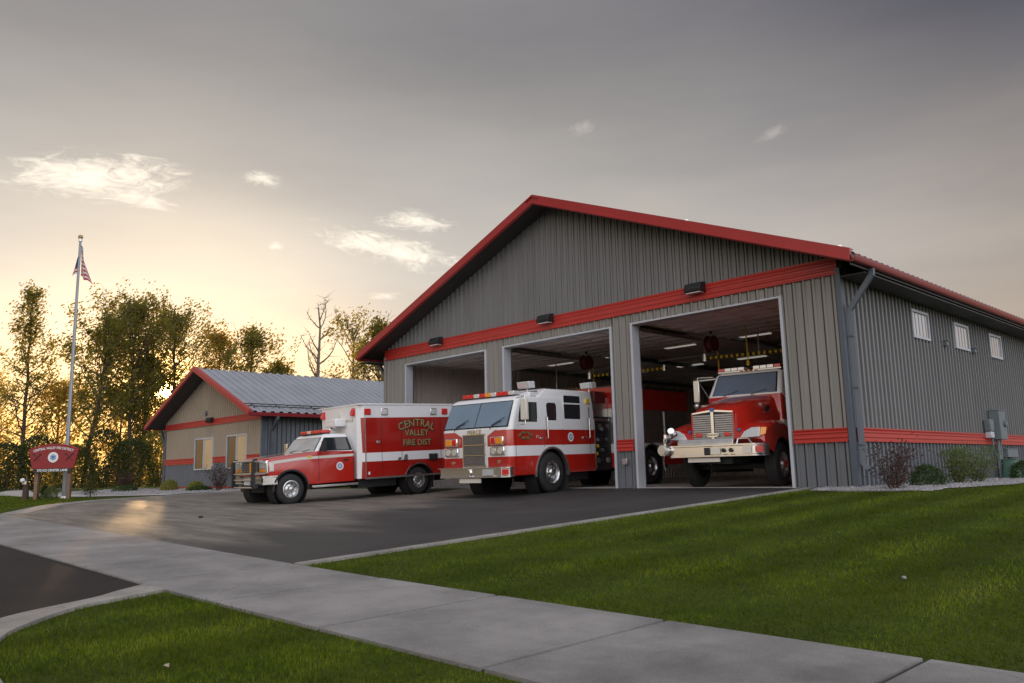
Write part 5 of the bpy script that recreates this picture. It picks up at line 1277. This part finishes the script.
FP = thing('flagpole', 'tall pale flagpole with a gold ball behind the red sign', 'flagpole', (-28.72, -7.26, -.2))
MB().cyl((0, 0, 0), (0, 0, 10.72), .09, .045, n=14).build('pole', 'pole', FP, smooth=60)
MB().cyl((0, 0, 0), (0, 0, .12), .16, .12, n=16).build('base_collar', 'alu', FP)
MB().ball((0, 0, 10.82), .10, 14).build('finial', 'gold', FP); MB().cyl((0, 0, 10.62), (0, 0, 10.74), .07).build('truck', 'alu', FP)
MB().tube([(.09, 0, 1.2), (.075, 0, 5), (.055, 0, 10.4)], .008, 4).box(.06, .12, -.02, .02, 1.1, 1.3).build('halyard', 'whiteplain', FP)
# flag hanging limp in folds
m = MB(); nu, nv = 26, 26; vs = []
for j in range(nv+1):
    v = j/nv
    for i in range(nu+1):
        u = i/nu
        spread = .80*(.25+.75*v)
        a = u*7.0; fold = .09*math.sin(a+v*1.2)*(.4+.6*v)
        vx = spread*(u**.9)*.62+fold*.25; vz = -1.30*v-.55*u*(1-.35*v)+.04*math.sin(a*1.5)
        vy = fold+.05*math.sin(u*11+v*3)
        vs.append((vx, vy, vz))
m.v = vs
for j in range(nv):
    for i in range(nu):
        m.f.append((j*(nu+1)+i, j*(nu+1)+i+1, (j+1)*(nu+1)+i+1, (j+1)*(nu+1)+i))
        m.m.append(2 if (j < nv*7/13 and i < nu*.42) else (0 if int(j*13/nv) % 2 == 0 else 1))
FL = thing('flag', 'limp red, white and blue flag hanging from the top of the flagpole', 'flag', (-28.65, -7.24, 10.25), (0, 0, .85))
fabs = [mat('flag_red', (.42, .02, .03), .8, var=.1, vscale=6), mat('flag_white', (.62, .60, .58), .8, var=.06, vscale=6), mat('flag_blue', (.03, .04, .14), .8, var=.1, vscale=6)]
m.build('cloth', fabs, FL, smooth=80, fix=False)
m2 = MB()
for j in range(1, 12, 1):
    for i in range(1, 9, 2):
        p = Vector(vs[j*(nu+1)+i]); m2.cyl(p+Vector((0, -.012, 0)), p+Vector((0, .012, 0)), .022, n=5)
m2.build('stars', 'whiteplain', FL)
# second, blue-ish fold that hangs on the far side of the pole
m = MB(); vs2 = []
for j in range(12):
    v = j/11
    for i in range(8):
        u = i/7; vs2.append((-.02-.30*u*(.3+.7*v), .05*math.sin(u*6+v*2), -.35-.85*v+.15*u*v-.25*u))
m.v = vs2
for j in range(11):
    for i in range(7): m.f.append((j*8+i, j*8+i+1, (j+1)*8+i+1, (j+1)*8+i)); m.m.append(0 if j < 7 else (1 if j % 2 else 2))
m.build('canton_fold', [fabs[2], fabs[0], fabs[1]], FL, smooth=80, fix=False)

ST = thing('landscape_light_post', 'short dark wooden post with a small white lamp left of the red sign', 'post', (-28.75, -8.62, -.2))
MB().cyl((0, 0, 0), (0, 0, .62), .12, .10, n=12).build('stump', 'wood_d', ST, smooth=50); MB().box(-.02, .02, -.02, .02, .6, .95).build('stake', 'wood', ST)
MB().cyl((.1, -.12, .72), (.02, -.16, .80), .07, .09, n=12).box(.06, .10, -.1, -.02, .62, .74).build('lamp', 'whiteplain', ST)

# ================================================================== PLANTS
def leaf_cloud(m, c, rad, n, size, rnd, flat=.9, mi=0):
    for _ in range(n):
        p = Vector((rnd.gauss(0, 1), rnd.gauss(0, 1), rnd.gauss(0, 1)*flat))*rad*.55
        p = Vector(c)+p; d = Vector((rnd.uniform(-1, 1), rnd.uniform(-1, 1), rnd.uniform(-1, 1))).normalized(); u = d.orthogonal().normalized()*size*rnd.uniform(.6, 1.3)
        w_ = d.cross(u).normalized()*size*rnd.uniform(.35, .7)
        o = len(m.v); m.v += [tuple(p-u*.5), tuple(p+w_*.5), tuple(p+u*.5), tuple(p-w_*.5)]; m.f.append((o, o+1, o+2, o+3)); m.m.append(mi)
def branch(m, p, d, ln, r, rnd, n=5, up=.15, wob=.18):
    pts = [Vector(p)]; d = Vector(d).normalized()
    for i in range(n):
        d = (d+Vector((rnd.uniform(-wob, wob), rnd.uniform(-wob, wob), rnd.uniform(-wob, wob)+up*.3))).normalized(); pts.append(pts[-1]+d*ln/n)
    m.tube(pts, [r*(1-.8*i/n) for i in range(n+1)], 5); return pts
def make_tree(name, label, loc, h, rad, seed, leaf='leaf', leaves=6500, lsize=.29, base=.18, shape='round', limbs=22, dead=0, lean=(0, 0), trunk=.2, bark='bark', group='trees behind the office and the sign', clump=.62):
    rnd = random.Random(seed); t = thing(name, label, 'tree', loc, group=group)
    tm = MB(); tp = [Vector((0, 0, -.3))]; nseg = 9
    for i in range(nseg):
        k = (i+1)/nseg; tp.append(Vector((lean[0]*k+rnd.uniform(-.12, .12)*h*.05, lean[1]*k+rnd.uniform(-.12, .12)*h*.05, h*.97*k)))
    tm.tube(tp, [trunk*(1-.85*i/nseg)+.015 for i in range(nseg+1)], 8)
    lm = MB(); cents = []
    for q in range(limbs):
        k = base+(1-base)*((q+rnd.random())/limbs)**.9; kk = k*nseg; i = min(int(kk), nseg-1); p = tp[i].lerp(tp[i+1], kk-i)
        u = (k-base)/(1-base)
        prof = {'round': math.sin(math.pi*min(1, .18+u*.85))**.7, 'spire': (1-u)**.75*.9+.12, 'open': .55+.45*math.sin(math.pi*u)}[shape]
        L = rad*1.28*prof*rnd.uniform(.65, 1.12); az = q*2.39996+rnd.uniform(-.5, .5); el = rnd.uniform(.3, .95)
        pts = branch(lm, p, (math.cos(az)*math.cos(el), math.sin(az)*math.cos(el), math.sin(el)), L*1.1, trunk*.36*(1-.6*u)+.012, rnd, 5, .35)
        for s_ in range(2, 6):
            for _ in range(2):
                d = Vector((rnd.uniform(-1, 1), rnd.uniform(-1, 1), rnd.uniform(-.2, 1)))
                tw = branch(lm, pts[s_], d, L*rnd.uniform(.22, .45), .022, rnd, 3, .2); cents.append(tw[-1]); cents.append(tw[-2])
    for q in range(dead):
        k = rnd.uniform(.45, 1.0); kk = k*nseg; i = min(int(kk), nseg-1); p = tp[i].lerp(tp[i+1], kk-i); az = rnd.uniform(0, 6.28)
        pts = branch(lm, p, (math.cos(az)*.6, math.sin(az)*.6, 1), rnd.uniform(.14, .26)*h, .05, rnd, 6, .6, .22)
        for s_ in range(1, 7):
            for _ in range(3):
                b2 = branch(lm, pts[s_], Vector((rnd.uniform(-1, 1), rnd.uniform(-1, 1), rnd.uniform(0, 1.2))), rnd.uniform(.4, 1.3), .018, rnd, 3, .3)
    tm.build('trunk', bark, t, smooth=60, fix=False); lm.build('branches', bark, t, smooth=0, fix=False)
    if leaves:
        cm = MB(); per = max(3, int(leaves/len(cents)))
        for c in cents:
            if rnd.random() < .22: continue
            leaf_cloud(cm, c, clump*rnd.uniform(.55, 1.3), int(per*rnd.uniform(.5, 1.7)), lsize, rnd, 1.4)
        cm.build('crown', leaf, t, smooth=0, fix=False)
    return t
TR = [
 ('tree', 'slim sparse tree at the far left of the photo, taller than the sign', (-75.4, 2.0, -.3), 18.6, 3.2, 11, dict(leaf='leaf', leaves=6500, shape='spire', limbs=34, base=.12, clump=.55)),
 ('tree', 'open tree with bare crooked top twigs right behind the flagpole', (-64.9, 4.0, -.3), 14.2, 3.8, 12, dict(leaf='leaf', leaves=8500, shape='round', limbs=28, dead=7, base=.24, lean=(1.4, 1.2), clump=.55)),
 ('tree', 'tall dense dark tree between the flagpole and the office', (-66.8, 8.2, -.3), 16.2, 4.6, 13, dict(leaf='leaf', leaves=14000, shape='round', limbs=40, dead=5, base=.32)),
 ('tree', 'dark leafy tree with bare twigs directly left of the office gable, low sun beside it', (-70.4, 13.2, -.3), 16.4, 4.2, 14, dict(leaf='leaf', leaves=9000, shape='round', limbs=32, dead=4, base=.40)),
 ('tree', 'small-leaved tree whose crown stands over the left half of the office roof ridge', (-68.0, 16.6, -.3), 14.6, 3.1, 15, dict(leaf='leaf_y', leaves=6000, shape='round', limbs=26, dead=1, base=.3)),
 ('tree', 'tree with one thin bare twig on top behind the office roof, right of the sun', (-61.5, 16.6, -.3), 14.0, 3.0, 16, dict(leaf='leaf', leaves=6000, shape='round', limbs=26, dead=3, base=.3)),
 ('tree', 'lower rounded tree at the right end of the clump over the office roof', (-60.2, 18.6, -.3), 11.0, 1.9, 17, dict(leaf='leaf', leaves=6000, shape='round', limbs=20, base=.3)),
 ('tree', 'nearly leafless tall tree standing over the middle of the office roof', (-51.7, 17.7, -.3), 15.2, 1.9, 18, dict(leaf='leaf', leaves=0, shape='open', limbs=10, dead=4, base=.45, bark='bark_pale', trunk=.26)),
 ('tree', 'bare-topped tree with low green foliage beside the left eave of the garage', (-52.4, 21.6, -.3), 13.8, 2.4, 19, dict(leaf='leaf', leaves=2400, shape='open', limbs=16, dead=8, base=.3, bark='bark_pale')),
 ('tree', 'half bare dark green tree just left of the garage eave tip', (-48.4, 21.4, -.3), 13.6, 2.1, 20, dict(leaf='leaf', leaves=4300, shape='round', limbs=20, dead=5, base=.3)),
 ('tree', 'low leafy tree behind the office roof under the bare tall tree', (-53.6, 19.0, -.3), 7.8, 2.3, 21, dict(leaf='leaf_y', leaves=4500, shape='round', limbs=22, base=.3)),
 ('tree', 'low leafy tree behind the right end of the office ridge', (-51.8, 23.6, -.3), 8.2, 2.7, 22, dict(leaf='leaf', leaves=5500, shape='round', limbs=22, base=.25)),
 ('tree', 'golden backlit tree low behind the sign', (-86.6, 7.8, -.3), 10.5, 4.4, 23, dict(leaf='leaf_y', leaves=8000, shape='round', limbs=26, base=.08)),
 ('tree', 'golden backlit tree between the flagpole and the dense dark tree', (-84.3, 13.2, -.3), 10.0, 4.4, 24, dict(leaf='leaf_y', leaves=7500, shape='round', limbs=26, base=.08)),
 ('tree', 'yellow-green tree at the left edge of the photo behind the slim one', (-88.0, 1.0, -.3), 10.8, 4.2, 25, dict(leaf='leaf_y', leaves=8000, shape='round', limbs=24, base=.06)),
 ('tree', 'golden tree seen under the low sun left of the office wall', (-88.0, 21.0, -.3), 8.8, 4.4, 26, dict(leaf='leaf_y', leaves=6500, shape='round', limbs=24, base=.06)),
 ('tree', 'rounded leafy tree in front of the low sun, close to the left office eave', (-69.4, 10.3, -.3), 12.0, 2.6, 28, dict(leaf='leaf', leaves=8500, shape='round', limbs=26, base=.16)),
 ('tree', 'bushy tree just outside the slim one at the left border', (-80.5, -3.2, -.3), 11.5, 3.4, 27, dict(leaf='leaf', leaves=6000, shape='round', limbs=22, base=.08)),
]
for nm, lab, loc, h, r_, sd, kw in TR: make_tree(nm, lab, loc, h, r_, sd, **kw)

def bush(label, loc, rx, rz, n, size, leaf, seed, stems=9, cat='shrub', group=None, dense=False, name='shrub'):
    rnd = random.Random(seed); t = thing(name, label, cat, loc, group=group)
    sm = MB(); cm = MB()
    for i in range(stems):
        a = i*2.4+rnd.uniform(-.4, .4); sp = rnd.uniform(.2, .9)*rx
        pts = branch(sm, (math.cos(a)*.06, math.sin(a)*.06, 0), (math.cos(a)*sp/rz, math.sin(a)*sp/rz, 1), rz*rnd.uniform(.75, 1.0), max(.006, rx*.02), rnd, 4, .1)
        if not dense:
            for p in pts[1:]:
                for _ in range(3): leaf_cloud(cm, p+Vector((rnd.uniform(-.1, .1), rnd.uniform(-.1, .1), rnd.uniform(-.05, .1)))*rx*1.6, rx*.26, max(1, n//(stems*12)), size, rnd)
    if dense:
        for _ in range(n):
            a = rnd.uniform(0, 6.283); z = rnd.random(); q = rnd.uniform(.72, 1.03)*math.sqrt(max(.02, 1-(z*1.0)**2.4))*(1+.10*math.sin(a*3+z*4))
            leaf_cloud(cm, (math.cos(a)*q*rx, math.sin(a)*q*rx, .03+z*rz), size*.8, 1, size, rnd)
    sm.build('stems', 'bark', t, smooth=0, fix=False); cm.build('foliage', leaf, t, smooth=0, fix=False)
    return t
bush('dark plum-coloured shrub in the gravel at the right front corner of the garage', (.95, -.5, -.03), .60, .92, 1500, .055, 'leaf_plum', 31, 14)
bush('small clipped round dark green shrub between the plum shrub and the pale one', (.95, 1.35, -.03), .36, .42, 2600, .045, 'leaf_box', 32, 6, dense=True)
bush('pale green loose shrub left of the meter cabinet, its left half', (.95, 3.3, -.03), .55, .80, 1700, .06, 'leaf_shrub', 33, 14)
bush('pale green loose shrub next to the meter cabinet, its right half', (.90, 4.75, -.03), .58, .84, 1700, .06, 'leaf_shrub', 34, 14)
bush('small dark green shrub at the right edge of the photo beyond the green pedestal', (.95, 8.7, -.03), .40, .46, 2400, .05, 'leaf_box', 35, 6, dense=True)
bush('lime green round shrub in front of the left office window', (-33.3, -1.3, -.1), .42, .52, 1800, .07, 'leaf_lime', 36, 6, dense=True)
bush('lime green low shrub in front of the right part of the office', (-30.2, -1.3, -.1), .40, .42, 1700, .07, 'leaf_lime', 37, 6, dense=True)
bush('flat dark green ground shrub beside the lime shrub', (-29.3, -1.5, -.1), .55, .22, 1500, .07, 'leaf_box', 38, 5, dense=True)
bush('dark plum shrub in front of the right office window', (-28.2, -1.1, -.05), .62, 1.15, 1700, .06, 'leaf_plum', 39, 16)
bush('dark plum shrub standing alone left of the office corner', (-38.6, -1.6, -.1), .55, 1.0, 1300, .07, 'leaf_plum', 40, 12)
bush('low green shrub in the gravel left of the office corner', (-36.6, -2.2, -.1), .6, .30, 1300, .07, 'leaf_box', 41, 5, dense=True)
bush('little green shrub at the foot of the flagpole under the sign', (-27.75, -8.0, -.2), .26, .48, 1200, .05, 'leaf_shrub', 42, 6, dense=True)
def sapling(label, loc, h, seed):
    rnd = random.Random(seed); t = thing('pine_sapling', label, 'sapling', loc)
    MB().cyl((0, 0, 0), (0, 0, h), .03, .008, n=6).build('stem', 'bark', t); cm = MB()
    for i in range(34):
        k = (i+.5)/34; z = h*(.12+.88*k); L = .26*(1-k)+.05
        for j in range(5): a = i*1.1+j*1.257; leaf_cloud(cm, (math.cos(a)*L*.6, math.sin(a)*L*.6, z), L*.55, 7, .06, rnd)
    cm.build('foliage', 'leaf_d', t, smooth=0, fix=False)
sapling('slim young pine right of the red sign', (-26.7, -6.9, -.2), 1.35, 51)
sapling('tiny pine seedling between the sign posts', (-28.2, -8.1, -.2), .55, 52)
# undergrowth in front of the far trees
UG = [((-66.5, -4.6), 2.4, 3.6), ((-64.6, -1.5), 2.2, 3.3), ((-64.2, .6), 2.4, 3.8), ((-63.5, 2.8), 2.2, 3.2), ((-62.0, 4.6), 2.3, 4.2), ((-61.0, 6.4), 2.2, 3.5), ((-61.1, 8.6), 2.4, 4.2), ((-60.9, 11.2), 2.3, 3.8), ((-60.0, 13.8), 2.4, 4.3), ((-59.5, 16.5), 2.4, 3.8), ((-57.5, 19.0), 2.4, 3.8)]
pos = ['left of the sign at the photo border', 'behind the left end of the sign', 'behind the middle of the sign', 'right behind the flagpole foot', 'just right of the flagpole foot', 'under the tall dense dark tree', 'midway between flagpole and office', 'a little left of the office wall', 'touching the left office eave', 'mostly hidden by the office front', 'hidden behind the office roof']
for i, (((x, y), rx, rz), ps) in enumerate(zip(UG, pos)):
    bush('thicket bush below the trees, '+ps, (x, y, -.25), rx, rz*1.12, 4600, .20, 'leaf_d' if i % 3 else 'leaf', 60+i, 12, cat='bush', group='thicket bushes below the trees', dense=True, name='thicket_bush')
# distant tree line that reads as one mass
rnd = random.Random(99); fm = MB()
for i in range(75):
    t_ = i/74; x = -150+t_*75; y = -45+t_*135; x += rnd.uniform(-5, 5); y += rnd.uniform(-4, 4); hh = rnd.uniform(3.5, 7.0)
    for _ in range(210):
        a = rnd.uniform(0, 6.283); z = rnd.random(); q = math.sqrt(max(.03, 1-z**2.2))*rnd.uniform(.5, 1.05)*3.4
        leaf_cloud(fm, (x+math.cos(a)*q, y+math.sin(a)*q, -.3+z*hh), .35, 1, .75, rnd)
o = fm.build('far_woods', 'leaf_y', smooth=0, fix=False); o['kind'] = 'stuff'; o['label'] = 'low distant woods glowing behind the trees on the left'
# a fallen leaf or two and a stone on the lawns
for i, (x, y, c_) in enumerate(((2.62, -15.35, 'pale dry leaf lying on the rounded corner verge'), (4.75, -10.2, 'small pale stone lying on the middle of the big lawn'), (6.6, -11.6, 'brown dry leaf on the big lawn close to the sidewalk'))):
    z = H(x, y)+.03; m = MB()
    if 'stone' in c_: o = m.ball((0, 0, 0), .022, 8, sc=(1, .8, .7)).build('stone', 'rock')
    else: o = m.plate([(-.03, 0, 0), (0, -.016, .006), (.035, 0, 0), (0, .016, .008)], .002).build('fallen_leaf', 'siding_warmlit')
    o.location = (x, y, z); o.rotation_euler = (.2, .1, i); tag(o, c_, 'stone' if 'stone' in c_ else 'leaf')
m = MB().ball((0, 0, 0), .05, 8, sc=(1.6, 1, .5)); o = m.build('stone', 'dark'); o.location = (-9.4, -10.0, H(-9.4, -10)+.035); tag(o, 'small dark clod lying on the apron left of the sidewalk', 'stone')
